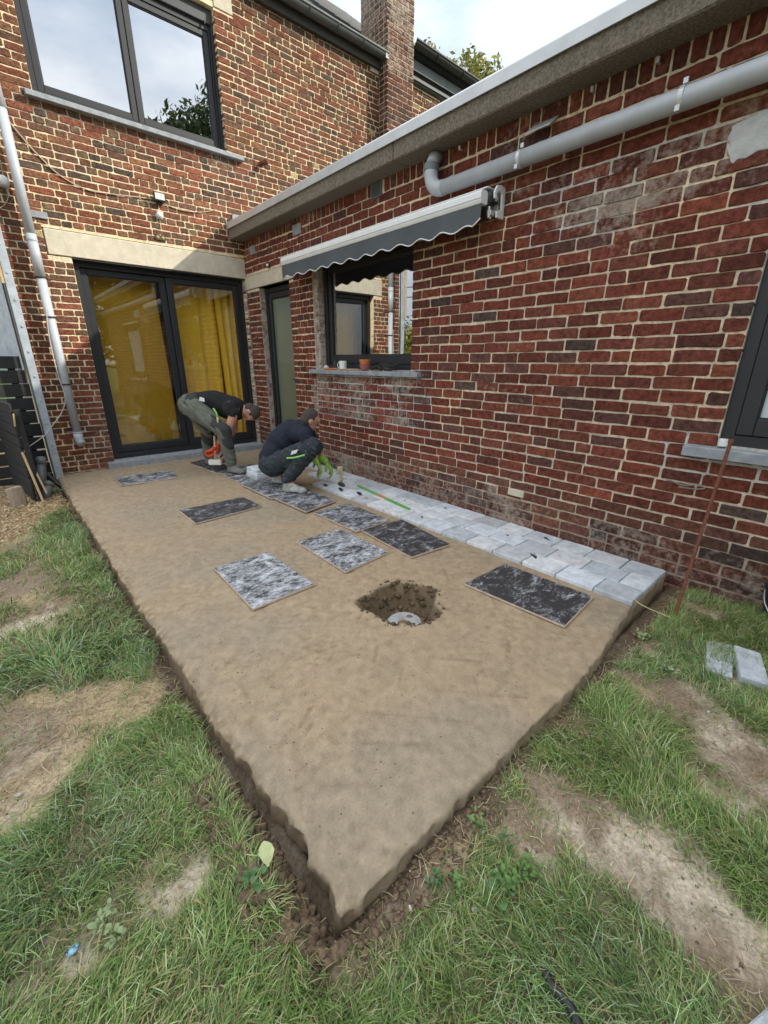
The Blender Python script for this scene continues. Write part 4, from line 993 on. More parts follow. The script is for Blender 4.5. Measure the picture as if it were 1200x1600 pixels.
# awning
M_FAB = mat('anthracite awning cloth', (.075, .085, .095), .8, .08, 14, .15, 300)
AW = empty('awning', (-.1, -2.6, 2.2), 'retracted awning with white bar and scalloped dark grey valance over the kitchen window', 'awning')
y0a, y1a = -3.905, -1.315
MB().extrude([(-.215, y1a, 2.172), (-.222, y1a, 2.190), (-.222, y1a, 2.235), (-.208, y1a, 2.248), (-.160, y1a, 2.248), (-.150, y1a, 2.232), (-.150, y1a, 2.178), (-.160, y1a, 2.170)], (0, y0a-y1a, 0)).build('front_bar', M_WHITE, AW, bevel=.002)
MB().box(-.226, -.2215, y0a+.002, y1a-.002, 2.200, 2.204).build('bar_groove', M_TRIM, AW)
MB().tube([(-.085, y0a+.01, 2.225), (-.085, y1a-.01, 2.225)], .045, 18).build('cloth_roll', M_FAB, AW, smooth=True)
MB().box(-.148, -.012, y0a+.01, y1a-.01, 2.272, 2.28).box(-.020, -.004, y0a+.01, y1a-.01, 2.16, 2.272).build('cover_profile', M_WHITE, AW, bevel=.002)
MB().box(-.150, -.03, y0a+.06, y1a-.06, 2.150, 2.166).build('folded_arms', M_ANTH, AW, bevel=.004)
NV = 259; V = []; per = .2155
def vz(y): return 2.052-.013*math.cos((y-y1a)/per*2*math.pi)
for i in range(NV+1):
    y = y0a+(y1a-y0a)*i/NV; e_ = .006*math.sin(y*9)+.003*math.sin(y*23)
    zb = vz(y)
    if y < y0a+.06: zb += (.05*(1-(y-y0a)/.06))
    for k in range(5): t_ = k/4; V.append((-.212+e_*t_-.004*t_, y, 2.176+(zb-2.176)*t_))
F = [(i*5+k, (i+1)*5+k, (i+1)*5+k+1, i*5+k+1) for i in range(NV) for k in range(4)]
V2 = V+[(x+.002, y, z) for x, y, z in V]; m2 = len(V); F2 = F+[tuple(reversed([q_i+m2 for q_i in f])) for f in F]
val = link('valance', np_mesh('valance', V2, F2, smooth=True), M_FAB, AW)
MB().tube([(-.214+.0, V[i*5+4][1], V[i*5+4][2]) if False else V[i*5+4] for i in range(0, NV+1, 2)], .0042, 6).build('piping', M_WHITE, val, smooth=True)
# end bracket and arm hardware on the right
br = MB().extrude([(-.008, -3.925, 2.11), (-.008, -3.925, 2.285), (-.05, -3.925, 2.295), (-.10, -3.925, 2.285), (-.125, -3.925, 2.245), (-.120, -3.925, 2.21), (-.100, -3.925, 2.21), (-.098, -3.925, 2.24), (-.075, -3.925, 2.26), (-.045, -3.925, 2.25), (-.040, -3.925, 2.16), (-.09, -3.925, 2.145), (-.09, -3.925, 2.11)], (0, -.014, 0)).build('end_bracket', M_WHITE, AW, bevel=.003)
MB().box(-.13, -.05, -3.920, -3.907, 2.19, 2.25).build('end_cap', M_BLACK, AW, bevel=.003)
MB().tube([(-.085, -3.895, 2.225), (-.085, -3.924, 2.225)], .024, 14).build('roller_pin', M_TRIM, AW)
MB().box(-.145, -.10, -3.93, -3.90, 2.115, 2.145).tube([(-.140, -3.915, 2.10), (-.140, -3.915, 2.165)], .009, 8).tube([(-.115, -3.91, 2.10), (-.115, -3.91, 2.15)], .007, 8).build('arm_joint', M_TRIM, AW, bevel=.003)
MB().box(-.16, -.01, -1.312, -1.285, 2.14, 2.27).build('end_bracket', M_WHITE, AW, bevel=.004)
MB().box(-.12, -.0, -2.70, -2.66, 2.252, 2.275).box(-.06, -.0, -2.70, -2.66, 2.275, 2.30).build('wall_bracket', M_WHITE, AW, bevel=.003)

# ------------------------------------------------------------------ things on the window sills
def pot(c, name, label):
    o = empty(name, c, label, 'plant pot'); m1 = mat('dusty plum clay', (.30, .10, .08), .8, .15, 30); m2 = mat('orange clay', (.50, .17, .05), .7, .15, 30)
    MB().lathe(c, [(.042, 0), (.046, .004), (.055, .055), (.050, .056), (.044, .01)], 20).build('outer_pot', m1, o, smooth=False)
    MB().lathe((c[0], c[1], c[2]+.012), [(.035, 0), (.046, .04), (.048, .062), (.053, .063), (.055, .085), (.050, .086), (.044, .05)], 20).build('inner_pot', m2, o, smooth=False)
pot((-.01, -2.455, 1.133), 'flower_pot', 'orange clay pot stacked in a dull red pot on the kitchen window sill')
mug = empty('mug', (-.01, -2.09, 1.13), 'white mug on the kitchen window sill', 'mug')
MB().lathe((-.01, -2.09, 1.132), [(.033, 0), (.037, .004), (.038, .085), (.034, .085), (.032, .01)], 20).build('cup', M_WHITE, mug, smooth=False)
MB().tube([(-.03-.012, -2.06, 1.15), (-.035, -2.035, 1.155), (-.035, -2.03, 1.18), (-.035, -2.045, 1.20), (-.042, -2.06, 1.20)], .005, 6).build('handle', M_WHITE, mug, smooth=True)
tag(MB().lathe((.01, -1.93, 1.133), [(.03, 0), (.033, .01), (.030, .06), (.016, .075), (.016, .09)], 16).build('black_jar', M_BLACK), 'dark jar at the left end of the kitchen window sill', 'jar')
vv, ff, c3 = clodmesh(np.array([(-.02, -1.80, 1.15)]), np.array([.032]), np.array([[.7, .7, .68]]))
tag(link('crumpled_rag', np_mesh('crumpled_rag', vv, ff, c3, smooth=True), mat('white rag', (.6, .6, .58), .9, .1, 30, .5, 60)), 'crumpled white rag on the left end of the kitchen sill', 'rag')
tag(MB().tube([(-.045, -1.80, 1.135), (-.04, -2.02, 1.137)], .009, 8).build('orange_tool', mat('orange handle', (.55, .16, .04), .5, .1)), 'orange handled tool lying on the kitchen window sill', 'tool')
tag(MB().tube([(-.045, -2.03, 1.135), (-.03, -2.38, 1.136)], .006, 8).build('wood_stick', M_WOODPALE), 'thin wooden stick lying beside the white mug', 'stick')
def blob_leaf(path, w, h): pass
gl_ = MB()
for k in range(6):
    a = k*.9; x0 = -.01+.015*math.sin(a); y_0 = -2.62-.045*k
    gl_.tube(catm([(x0, y_0+.06, 1.14+.006), (x0+.01, y_0, 1.155+.02*math.sin(a)+.012), (x0-.01, y_0-.09, 1.148+.010*k*.8)]), [.012]*21, 6)
tag(gl_.build('work_gloves', M_BLACK, smooth=True), 'limp black work glove on the right of the kitchen sill', 'glove')
tag(MB().lathe((-.015, -5.425, .798), [(.020, 0), (.022, .003), (.022, .036), (.018, .038)], 16).build('white_cup', M_WHITE), 'small white plastic cap standing on the right window sill', 'cap')

# rusty rod and string
tag(MB().tube([(-.445, -5.482, -.20), (-.33, -5.478, .12), (-.21, -5.474, .50), (-.100, -5.47, .845)], .0085, 8).tube([(-.104, -5.47, .83), (-.099, -5.47, .85)], .012, 8).build('rusty_rod', M_RUST), 'rusty steel rod stuck in the ground leaning to the annex wall', 'rod')
wire('builders_string', [(-.52, -5.315, .029), (-.50, -5.36, .0), (-.43, -5.47, -.045), (-.39, -5.55, -.075), (-.35, -5.62, -.10)], .0028, mat('yellow string', (.55, .52, .22), .7, .1), 'yellow builders string stretched past the rusty rod', 'string')
wire('string_tail', [(-.43, -5.47, -.045), (-.50, -5.48, -.09), (-.57, -5.47, -.11), (-.62, -5.45, -.112)], .0028, MATS['yellow string'], 'loose curl of yellow string in the grass', 'string')

# ------------------------------------------------------------------ pavers
M_PAV = mat('grey stone paver', (0, 0, 0), .8, .24, 18, .8, 70, attr=True)
M_CHIP = mat('wet dark slate patch', (.035, .04, .045), .4, .3, 30, .3, 50)
def paver_mesh(x0, x1, y0, y1, zt, th, r, tilt=0):
    """slightly ragged rectangular slab: 12-point outline, chamfered top"""
    j = lambda a: r.uniform(-a, a); o = []
    for (a, b) in (((x0, y0), (x1, y0)), ((x1, y0), (x1, y1)), ((x1, y1), (x0, y1)), ((x0, y1), (x0, y0))):
        for t in (.03, .36, .68, .97): o.append((a[0]+(b[0]-a[0])*t+j(.0018), a[1]+(b[1]-a[1])*t+j(.0018)))
    n_ = len(o); cx_, cy_ = (x0+x1)/2, (y0+y1)/2; vs = []
    tx, ty = j(.006)+tilt, j(.006)
    zf = lambda x, y: zt+tx*(x-cx_)+ty*(y-cy_)
    vs += [(x, y, zf(x, y)-th) for x, y in o]+[(x, y, zf(x, y)-.004) for x, y in o]
    vs += [(cx_+(x-cx_)*(1-.004/abs(x1-x0)*2), cy_+(y-cy_)*(1-.004/abs(y1-y0)*2), zf(x, y)) for x, y in o]
    fs = [(i, (i+1) % n_, n_+(i+1) % n_, n_+i) for i in range(n_)]+[(n_+i, n_+(i+1) % n_, 2*n_+(i+1) % n_, 2*n_+i) for i in range(n_)]+[tuple(2*n_+i for i in range(n_)), tuple(range(n_-1, -1, -1))]
    b = MB().add(vs, fs); me = b.mesh('paver')
    k = r.uniform(.76, 1.18); q_b = r.uniform(-.02, .02); tint = ((.57+q_b)*k, .60*k, (.625-q_b)*k)
    a = me.color_attributes.new('tint', 'FLOAT_COLOR', 'POINT'); a.data.foreach_set('color', np.tile([*tint, 1], (len(vs), 1)).astype(np.float32).ravel())
    return me
strip = empty('paved_strip', (-.28, -3.5, 0), 'strip of three rows of grey stone pavers laid along the annex wall', 'paving')
r = random.Random(3); pitch = .2225; chips = []
for row in range(3):
    xb = -.012-row*.1835; xa = xb-.1770; y = -5.315+(0 if row != 1 else 0); k = 0
    stop = (-1.45, -1.85, -2.30)[row]
    while y < stop:
        L = pitch-.0070
        if k == 0: L = (.205, .12, .205)[row]-.0045 if row != 1 else .130
        L *= 1+r.uniform(-.02, .02)
        me = paver_mesh(xa+r.uniform(-.001, .001), xb+r.uniform(-.001, .001), y, y+L, .026+r.uniform(-.001, .001), .026, r)
        o = link('paver', me, M_PAV, strip, origin=((xa+xb)/2, y+L/2, .03))
        if r.random() < .2 and k > 0: chips.append((r.uniform(xa+.04, xb-.04), y+L*r.uniform(.3, .7), r.uniform(.012, .03), r.uniform(.006, .012), o))
        y += L+.0070; k += 1
for (cx_, cy_, a_, b_, o) in chips+[(-.43, -4.68, .040, .013, None)]:
    po = []; ph = r.uniform(0, 6)
    for k in range(12):
        an_ = 2*math.pi*k/12; q = 1+.25*math.sin(3*an_+ph)+r.uniform(-.12, .12); u_, v_ = a_*math.cos(an_)*q, b_*math.sin(an_)*q
        po.append((cx_+u_*.5-v_*.8, cy_+u_*.85+v_*.5, .0265))
    # the cleft patch sits in the paver's own skin
    t = MB().extrude(po, (0, 0, .0016)).build('cleft_patch', M_CHIP, o if o else strip)
# dark flakes where face pieces came off, near the kneeling man
fk = [((-.47, -2.62), .06, .02), ((-.36, -2.48), .085, .035), ((-.50, -2.40), .05, .02), ((-.42, -2.85), .06, .022)]
for (c_, a_, b_) in fk:
    po = [(c_[0]+a_*math.cos(t)*(1+.2*math.sin(3*t))*.4-b_*math.sin(t)*.9, c_[1]+a_*math.cos(t)*.95+b_*math.sin(t)*.3, .0275) for t in np.linspace(0, 2*math.pi, 13)[:-1]]
    tag(MB().extrude(po, (0, 0, .004)).build('slate_flake', M_CHIP), {.06: ('small dark slate flake on the pavers farthest from the wall', 'dark slate flake nearest the tip of the green stick')[b_ > .021], .085: 'largest dark slate flake in the middle of the paver strip', .05: 'smallest dark slate flake closest to the crouching man'}[a_], 'stone flake', 'slate flakes on the pavers')
# loose pavers on the grass at the right
def loose(name_l, px4, z, th, n_, r):
    e = []
    for k in range(n_):
        P4 = [on(a, b, 2, z) for a, b in px4]
        vs = [(q[0]+r.uniform(-.003, .003)+k*.004, q[1]+r.uniform(-.003, .003), z-.0-th*(k+1)-.002*k) for q in P4]+[(q[0]+k*.004, q[1], z-th*k-.002*k) for q in P4]
        b = MB().hexa(vs).build('loose_paver', M_PAV, bevel=.004)
        a = b.data.color_attributes.new('tint', 'FLOAT_COLOR', 'POINT'); a.data.foreach_set('color', np.tile([.46, .50, .54, 1], (len(b.data.vertices), 1)).astype(np.float32).ravel())
        tag(b, name_l[k], 'paver', 'loose pavers on the grass'); e.append(b)
loose(['single grey paver lying on the grass left of the paver pair'], [(1103, 1045), (1145, 1058), (1145, 1007), (1105, 1000)], -.032, .034, 1, r)
loose(['upper grey paver of the pair stacked near the bucket', 'lower grey paver of the pair stacked near the bucket'], [(1158, 1056), (1204, 1070), (1189, 1020), (1147, 1007)], -.008, .034, 2, r)
q = [on(a, b, 2, -.045) for a, b in ((1168, 1600), (1240, 1650), (1260, 1600), (1200, 1572))]
cp = MB().hexa([(a[0], a[1], -.08) for a in q]+[(a[0], a[1], -.045) for a in q]).build('loose_paver', M_PAV, bevel=.004)
a = cp.data.color_attributes.new('tint', 'FLOAT_COLOR', 'POINT'); a.data.foreach_set('color', np.tile([.5, .54, .57, 1], (len(cp.data.vertices), 1)).astype(np.float32).ravel())
tag(cp, 'grey paver on the bare soil at the near right corner of the lawn', 'paver', 'loose pavers on the grass')

# kneeling boards: dusty dark sheets with a pale timber edge
def board_mat(name, amt, seed):
    m = bpy.data.materials.new(name); m.use_nodes = True; t = m.node_tree; p = t.nodes['Principled BSDF']; p.inputs['Roughness'].default_value = .75
    g = N(t, 'ShaderNodeNewGeometry'); mpn = N(t, 'ShaderNodeMapping'); mpn.inputs['Rotation'].default_value = (0, 0, .6+seed); mpn.inputs['Scale'].default_value = (1, 1.5, 1); mpn.inputs['Location'].default_value = (seed*3, seed, 0)
    t.links.new(g.outputs['Position'], mpn.inputs[0])
    n_ = N(t, 'ShaderNodeTexNoise'); n_.inputs['Scale'].default_value = 7; n_.inputs['Detail'].default_value = 12; n_.inputs['Roughness'].default_value = .80; n_.inputs['Distortion'].default_value = .9
    t.links.new(mpn.outputs[0], n_.inputs['Vector'])
    m3 = N(t, 'ShaderNodeMapping'); m3.inputs['Rotation'].default_value = (0, 0, .25+seed*1.7); m3.inputs['Scale'].default_value = (1, 2.4, 1); t.links.new(g.outputs['Position'], m3.inputs[0])
    n3 = N(t, 'ShaderNodeTexNoise'); n3.inputs['Scale'].default_value = 30; n3.inputs['Detail'].default_value = 8; n3.inputs['Roughness'].default_value = .8; t.links.new(m3.outputs[0], n3.inputs['Vector'])
    mm_ = N(t, 'ShaderNodeMix', data_type='FLOAT'); mm_.inputs[0].default_value = .45; t.links.new(n_.outputs[0], mm_.inputs[2]); t.links.new(n3.outputs[0], mm_.inputs[3])
    rr = N(t, 'ShaderNodeValToRGB'); e = rr.color_ramp.elements; e[0].position = amt-.05; e[0].color = (.030, .027, .028, 1); e[1].position = amt+.09; e[1].color = (.60, .63, .67, 1)
    t.links.new(mm_.outputs[0], rr.inputs[0]); t.links.new(rr.outputs[0], p.inputs['Base Color'])
    bn = N(t, 'ShaderNodeBump'); bn.inputs['Strength'].default_value = .4; bn.inputs['Distance'].default_value = .004; t.links.new(n_.outputs[0], bn.inputs['Height']); t.links.new(bn.outputs[0], p.inputs['Normal'])
    return m
BM = [board_mat('dark dusty board', .56, 0.3), board_mat('streaked dusty board', .52, 1.1), board_mat('white dusted board', .50, 2.2)]
M_EDGE = mat('board edge', (.46, .36, .27), .85, .2, 40)
BN = [0]
def board(px4, mi, label, zt=.018):
    BN[0] += 1; lap = {9: .0, 10: .0032, 11: .0064, 8: .0096}.get(BN[0], 0); zt += lap
    P4 = [on(a, b, 2, zt) for a, b in px4]; P4 = [Vector((q[0], q[1], zt)) for q in P4]; c_ = sum(P4, Vector())/4
    e = empty('kneeling_board', (c_.x, c_.y, 0), label, 'board', 'boards laid on the sand bed')
    z0 = .0035+lap
    MB().hexa([(q.x, q.y, z0) for q in P4]+[(q.x, q.y, zt-.003) for q in P4]).build('core', M_EDGE, e, bevel=.0015)
    ins = [c_+(q-c_)*.985 for q in P4]
    MB().hexa([(q.x, q.y, zt-.0035) for q in ins]+[(q.x, q.y, zt) for q in ins]).build('top_sheet', BM[mi], e, bevel=.001)
board([(178, 746), (190, 758), (279, 745), (268, 735)], 1, 'narrow dusty board closest to the sliding door sill')
board([(279, 797), (305, 817), (409, 790), (380, 776)], 0, 'dark board alone in the middle left of the sand bed')
board([(334, 887), (395, 951), (492, 912), (418, 862)], 2, 'large white streaked square board left of the dug hole')
board([(463, 846), (540, 893), (608, 862), (530, 826)], 2, 'white dusted board between the square board and the dark board near the pavers')
board([(565, 828), (643, 870), (704, 850), (628, 811)], 0, 'dark board just touching the paver strip')
board([(490, 800), (557, 830), (609, 812), (545, 786)], 1, 'streaked board behind the dark board near the pavers')
board([(725, 911), (883, 978), (928, 932), (788, 880)], 0, 'very dark scratched board right of the dug hole')
board([(427, 777), (478, 799), (525, 782), (474, 761)], 1, 'dusty board just in front of the crouching man')
board([(296, 723), (340, 739), (366, 730), (322, 716)], 0, 'small board under the bent man with the mallet')
board([(340, 737), (390, 762), (440, 745), (392, 724)], 1, 'dusty board between the two men')
board([(378, 757), (425, 779), (472, 761), (425, 742)], 1, 'dusty board under the feet of the crouching man')
# small stack of pavers between the men
r = random.Random(9)
for k in range(3):
    base = Vector((-.80, -1.62, .02)); w = .11; me = paver_mesh(-.93+k*.006, -.72+k*.004, -1.76+k*.01, -1.50, .055+.036*k, .034, r)
    tag(link('stacked_paver', me, M_PAV, origin=(-.82, -1.63, .03+.036*k)), ['bottom', 'middle', 'top'][k]+' paver of the low stack between the two men', 'paver', 'pavers stacked between the men')
# green level / rod on the pavers
lv = empty('marking_stick', (-.33, -3.0, .045), 'green stick with an orange band lying on the laid pavers', 'stick')
A_, B_ = Vector((-.272, -2.64, .034)), Vector((-.395, -3.50, .034))
MB().beam(A_, B_, .028, .012).build('stick', mat('green paint', (.10, .36, .08), .5, .2), lv, bevel=.002)
MB().beam(A_.lerp(B_, .42), A_.lerp(B_, .60), .030, .014).build('band', mat('orange band', (.50, .25, .10), .6, .1), lv, bevel=.002)
# white mallet on the pavers
ml = empty('rubber_mallet', (-.15, -2.2, .04), 'cream rubber mallet standing on its head by the annex wall', 'mallet')
MB().tube([(-.13, -2.145, .0275), (-.13, -2.145, .115)], .030, 16).build('head', mat('cream rubber', (.62, .55, .38), .7, .1), ml, smooth=False)
MB().tube([(-.14, -2.15, .075), (-.24, -2.32, .048), (-.31, -2.40, .038)], .011, 8).build('handle', M_WOODPALE, ml, smooth=True)
# black bucket at right
bk = empty('bucket', (.02, -5.86, -.12), 'black bucket with a wire handle at the annex wall by the loose pavers', 'bucket')
MB().lathe((.0, -5.90, -.14), [(.105, 0), (.112, .01), (.135, .25), (.145, .252), (.145, .268), (.128, .268), (.10, .02)], 28).build('body', M_BLACK, bk, smooth=False)
MB().tube(catm([(-.05, -5.765, .10), (-.14, -5.79, .06), (-.17, -5.86, .0), (-.155, -5.98, .03), (-.09, -6.03, .10)]), .0025, 6).build('handle', M_TRIM, bk, smooth=True)

# ------------------------------------------------------------------ people
def cone_sphere(bm, a, b, ra, rb, seg=14):
    a, b = Vector(a), Vector(b); d = b-a; L = d.length
    for c_, r_ in ((a, ra), (b, rb)):
        bmesh.ops.create_icosphere(bm, subdivisions=2, radius=r_, matrix=Matrix.Translation(c_))
    if L > 1e-4:
        mtx = Matrix.Translation((a+b)/2) @ d.to_track_quat('Z', 'Y').to_matrix().to_4x4()
        bmesh.ops.create_cone(bm, cap_ends=True, segments=seg, radius1=ra*.995, radius2=rb*.995, depth=L, matrix=mtx)
def ellip(bm, c_, rx, ry, rz, rot=None):
    M = Matrix.Translation(c_) @ (rot.to_4x4() if rot else Matrix.Identity(4)) @ Matrix.Diagonal((rx, ry, rz, 1))
    bmesh.ops.create_icosphere(bm, subdivisions=3, radius=1, matrix=M)
def organic(name, fn, vox, m, parent=None, smooth=6, wrinkle=0, wscale=14, origin=None, seed=0):
    """closed body from overlapping tapered limbs: fused by a voxel remesh, then relaxed"""
    bm = bmesh.new(); fn(bm); me = bpy.data.meshes.new(name); bm.to_mesh(me); bm.free()
    o = bpy.data.objects.new(name, me); C.objects.link(o)
    md = o.modifiers.new('r', 'REMESH'); md.mode = 'VOXEL'; md.voxel_size = vox; md.use_smooth_shade = True
    ms = o.modifiers.new('s', 'SMOOTH'); ms.iterations = smooth; ms.factor = .6
    dg = bpy.context.evaluated_depsgraph_get(); me2 = bpy.data.meshes.new_from_object(o.evaluated_get(dg)); bpy.data.objects.remove(o)
    me2.name = name
    if wrinkle:
        n_ = len(me2.vertices); co = np.empty(n_*3, np.float32); me2.vertices.foreach_get('co', co); co = co.reshape(-1, 3)
        no = np.empty(n_*3, np.float32); me2.vertex_normals.foreach_get('vector', no); no = no.reshape(-1, 3)
        f_ = 1-np.abs(2*fbm(co[:, 0]*wscale+co[:, 2]*wscale*.9+seed, co[:, 1]*wscale-co[:, 2]*wscale*.7, 3, 401+seed)-1)
        co = co+no*((f_-.6)*wrinkle)[:, None]; me2.vertices.foreach_set('co', co.ravel()); me2.update()
    me2.polygons.foreach_set('use_smooth', [True]*len(me2.polygons))
    return link(name, me2, m, parent, origin)
fv = np.array([.748, -.664, 0.]); lv_ = np.array([-.664, -.748, 0.])        # picture-right, towards the viewer
FV, LV, ZV = Vector(fv), Vector(lv_), Vector((0, 0, 1))
M_SKIN = mat('skin', (.52, .27, .19), .55, .10, 18, .1, 120); M_HAIR = mat('short grey brown hair', (.075, .058, .05), .9, .5, 120, .9, 300)
M_TEE = mat('black cotton', (.010, .010, .011), .9, .15, 20, .2, 200); M_NAVY = mat('navy cotton', (.010, .015, .030), .9, .15, 20, .2, 200)
M_TR1 = mat('grey green work cloth', (.125, .135, .11), .9, .22, 16, .4, 120); M_TR1D = mat('charcoal reinforcement cloth', (.04, .04, .042), .9, .2, 18, .3, 120)
M_TR2 = mat('dusty dark denim', (.022, .03, .036), .9, .25, 26, .4, 120, col2=(.13, .145, .15), amt=.66)
M_BOOT = mat('dusty grey boots', (.16, .16, .15), .8, .3, 30, .4, 80); M_LIME = mat('lime rubberised glove', (.26, .46, .07), .65, .3, 40)
M_RED = mat('orange red glove', (.62, .07, .025), .6, .15, 30); M_SHOE2 = mat('pale dusty trainers', (.34, .34, .32), .8, .35, 30, .4, 80)

def head_fn(c_, up, face, R=.088):
    """skull, jaw, nose, brow, ears; up = crown direction, face = looking direction"""
    up, face = Vector(up).normalized(), Vector(face); face = (face-up*face.dot(up)).normalized(); sd_ = up.cross(face)
    rot = Matrix((sd_, face, up)).transposed()
    def f(bm):
        ellip(bm, c_+up*.015, R*.84, R*1.02, R*1.05, rot)
        ellip(bm, c_-up*.045+face*.022, R*.62, R*.70, R*.72, rot)
        ellip(bm, c_-up*.085+face*.052, R*.32, R*.26, R*.22, rot)          # chin
        cone_sphere(bm, c_+up*.012+face*.084, c_-up*.020+face*.104, .009, .014)     # nose
        cone_sphere(bm, c_-up*.052+face*.076-sd_*.016, c_-up*.052+face*.076+sd_*.016, .010, .010)   # lips
        cone_sphere(bm, c_+up*.024+face*.074-sd_*.036, c_+up*.024+face*.074+sd_*.036, .013, .013)   # brow
        for s in (-1, 1):
            ellip(bm, c_-up*.008+sd_*s*R*.86-face*.006, .010, .020, .030, rot)
    return f, rot, up, face, sd_
def hair_obj(c_, rot, up, face, parent, R=.088):
    def f(bm):
        ellip(bm, c_+up*.022-face*.010, R*.90, R*1.02, R*1.06, rot)
        ellip(bm, c_-up*.02-face*.035, R*.84, R*.72, R*.8, rot)
    o = organic('hair', f, .008, M_HAIR, parent, 3, .003, 60)
    # cut away the face side
    bm = bmesh.new(); bm.from_mesh(o.data)
    off = worldloc(o); kill = []
    for v in bm.verts:
        q = v.co+off-c_
        a, b = q.dot(face), q.dot(up)
        if (a > .030 and b < .052) or (a > -.02 and b < -.005 and a > -.01) or b < -.075: kill.append(v)
    bmesh.ops.delete(bm, geom=kill, context='VERTS'); bm.to_mesh(o.data); bm.free()
def hand_fn(w, palmdir, fdir, thumbdir, curl=1.1, s=1.0, L=.088):
    """palm + four unequal fingers bent at two knuckles + thumb. w wrist, palmdir = normal of the palm (curl side)"""
    w = Vector(w); fd = Vector(fdir).normalized(); pn = Vector(palmdir); pn = (pn-fd*pn.dot(fd)).normalized(); sd_ = fd.cross(pn).normalized()
    if sd_.dot(Vector(thumbdir)) < 0: sd_ = -sd_
    def f(bm):
        for k in (-1.1, -.35, .35, 1.1): cone_sphere(bm, w+sd_*k*.010*s, w+fd*.082*s+sd_*k*.020*s, .016*s, .014*s, 10)
        for k, ln in ((-1.45, .062), (-.5, .076), (.48, .082), (1.4, .074)):
            p = w+fd*.085*s+sd_*k*.0195*s; a = curl*.5
            for j_, fr_ in enumerate((.45, .32, .25)):
                d_ = (fd*math.cos(a)+pn*math.sin(a)); q_ = p+d_*ln*fr_*s*1.15; cone_sphere(bm, p, q_, (.0110-.001*j_)*s, (.0102-.001*j_)*s, 8); p = q_; a += curl*.75
        p = w+fd*.025*s+sd_*.020*s; d_ = (fd*.55+sd_*.7+pn*.35).normalized(); q_ = p+d_*.045*s; cone_sphere(bm, p, q_, .0145*s, .012*s, 8)
        d2 = (fd*.7+sd_*.1+pn*.8).normalized(); cone_sphere(bm, q_, q_+d2*.034*s, .012*s, .010*s, 8)
    return f
def multi(*fs):
    def f(bm):
        for g in fs: g(bm)
    return f
def limbs(L_):
    def f(bm):
        for a, b, ra, rb in L_: cone_sphere(bm, a, b, ra, rb)
    return f
def shoe(pa, toe, name, m, parent, s=1.0, heelup=0):
    """pa = heel ground point, toe = toe ground point"""
    a, b = Vector(pa), Vector(toe); d = (b-a).normalized(); sdv = d.cross(ZV).normalized()
    def f(bm):
        for k in (-1, 1):
            cone_sphere(bm, a+d*.035+sdv*k*.010+ZV*.032, b-d*.045+sdv*k*.016+ZV*.028, .030*s, .027*s)
        cone_sphere(bm, b-d*.07+ZV*.028, b-d*.034+ZV*.026, .034*s, .029*s)
        cone_sphere(bm, a+d*.045+ZV*.04, a+d*.05+ZV*.115, .040*s, .040*s)
        cone_sphere(bm, a+d*.06+ZV*.085, b-d*.09+ZV*.038, .034*s, .028*s)
    o = organic(name, f, .008, m, parent, 3, .002, 40)
    sl = MB(); n_ = 14; pts = []
    Lf = (b-a).length
    for k in range(n_):
        t = 2*math.pi*k/n_; u = (1-math.cos(t))/2; w_ = math.sin(t)*(.036+.010*u)*s; pts.append(a+d*(u*Lf)+sdv*w_+ZV*.001)
    sl.extrude(pts, (0, 0, .018)).build('sole', mat('dark rubber sole', (.03, .03, .03), .8, .2), o, bevel=.003)
    return o
def J(px, py, P0, off=0): return Vector(onp(px, py, np.array(P0)+lv_*off, lv_))

# man 1: bent double over his mallet
P1 = (-.99, -1.02, 0)
hipc = J(300, 632, P1); spine = J(333, 627, P1); shc = J(366, 637, P1); neck = J(380, 639, P1); headc = J(391, 644, P1)
nsh = J(366, 646, P1, .15); nel = J(358, 668, P1, .16); nwr = J(341, 693, P1, .04); 
fsh = J(368, 634, P1, -.16); fel = J(366, 668, P1, -.16); fwr = J(352, 700, P1, -.10)
nh = J(302, 637, P1, .10); nk = J(349, 672, P1, .20); na = J(361, 719, P1, .20)
fh = J(300, 632, P1, -.10); fk_ = J(324, 672, P1, -.15); fa = J(325, 712, P1, -.15)
zfix = lambda v, z: Vector((v.x, v.y, z))
nheel = Vector(on(357, 738, 2, .022)); ntoe = Vector(on(383, 741, 2, .022)); fheel = Vector(on(322, 725, 2, .022)); ftoe = Vector(on(345, 727, 2, .022))
nlen = .235; nd = (ntoe-nheel).normalized(); ntoe = nheel+nd*nlen; fd_ = (ftoe-fheel).normalized(); ftoe = fheel+fd_*nlen
na = nheel+nd*.055+ZV*.10; fa = fheel+fd_*.055+ZV*.10
hf, hrot, hup, hface, hsd = head_fn(headc, FV*.80-ZV*.45, -ZV*.85-FV*.20+LV*.12, .082)
handn = hand_fn(nwr, -FV, J(338, 702, P1, .04)-nwr, LV, 1.25, .95)
def man1(bm):
    limbs([(hipc, spine, .115, .105), (spine, shc, .105, .115), (shc+LV*.10, shc-LV*.10, .085, .085), (shc, neck, .075, .052), (neck, headc, .050, .052),
           (nsh, nel, .054, .044), (nel, nwr, .044, .030), (fsh, fel, .050, .040), (fel, fwr, .040, .026),
           (nh, nk, .085, .058), (nk, na, .055, .042), (fh, fk_, .085, .058), (fk_, fa, .055, .042), (na, na+nd*.07-ZV*.05, .03, .028), (fa, fa+fd_*.07-ZV*.05, .03, .028)])(bm)
    hf(bm)
    handn(bm); hand_fn(fwr, -FV, (FV*.1-ZV), LV, .9, .95)(bm)
m1 = tag(organic('person', man1, .0085, M_SKIN, smooth=4, origin=(P1[0], P1[1], 0)), 'man in black t-shirt and grey green trousers bending over with a mallet', 'person')
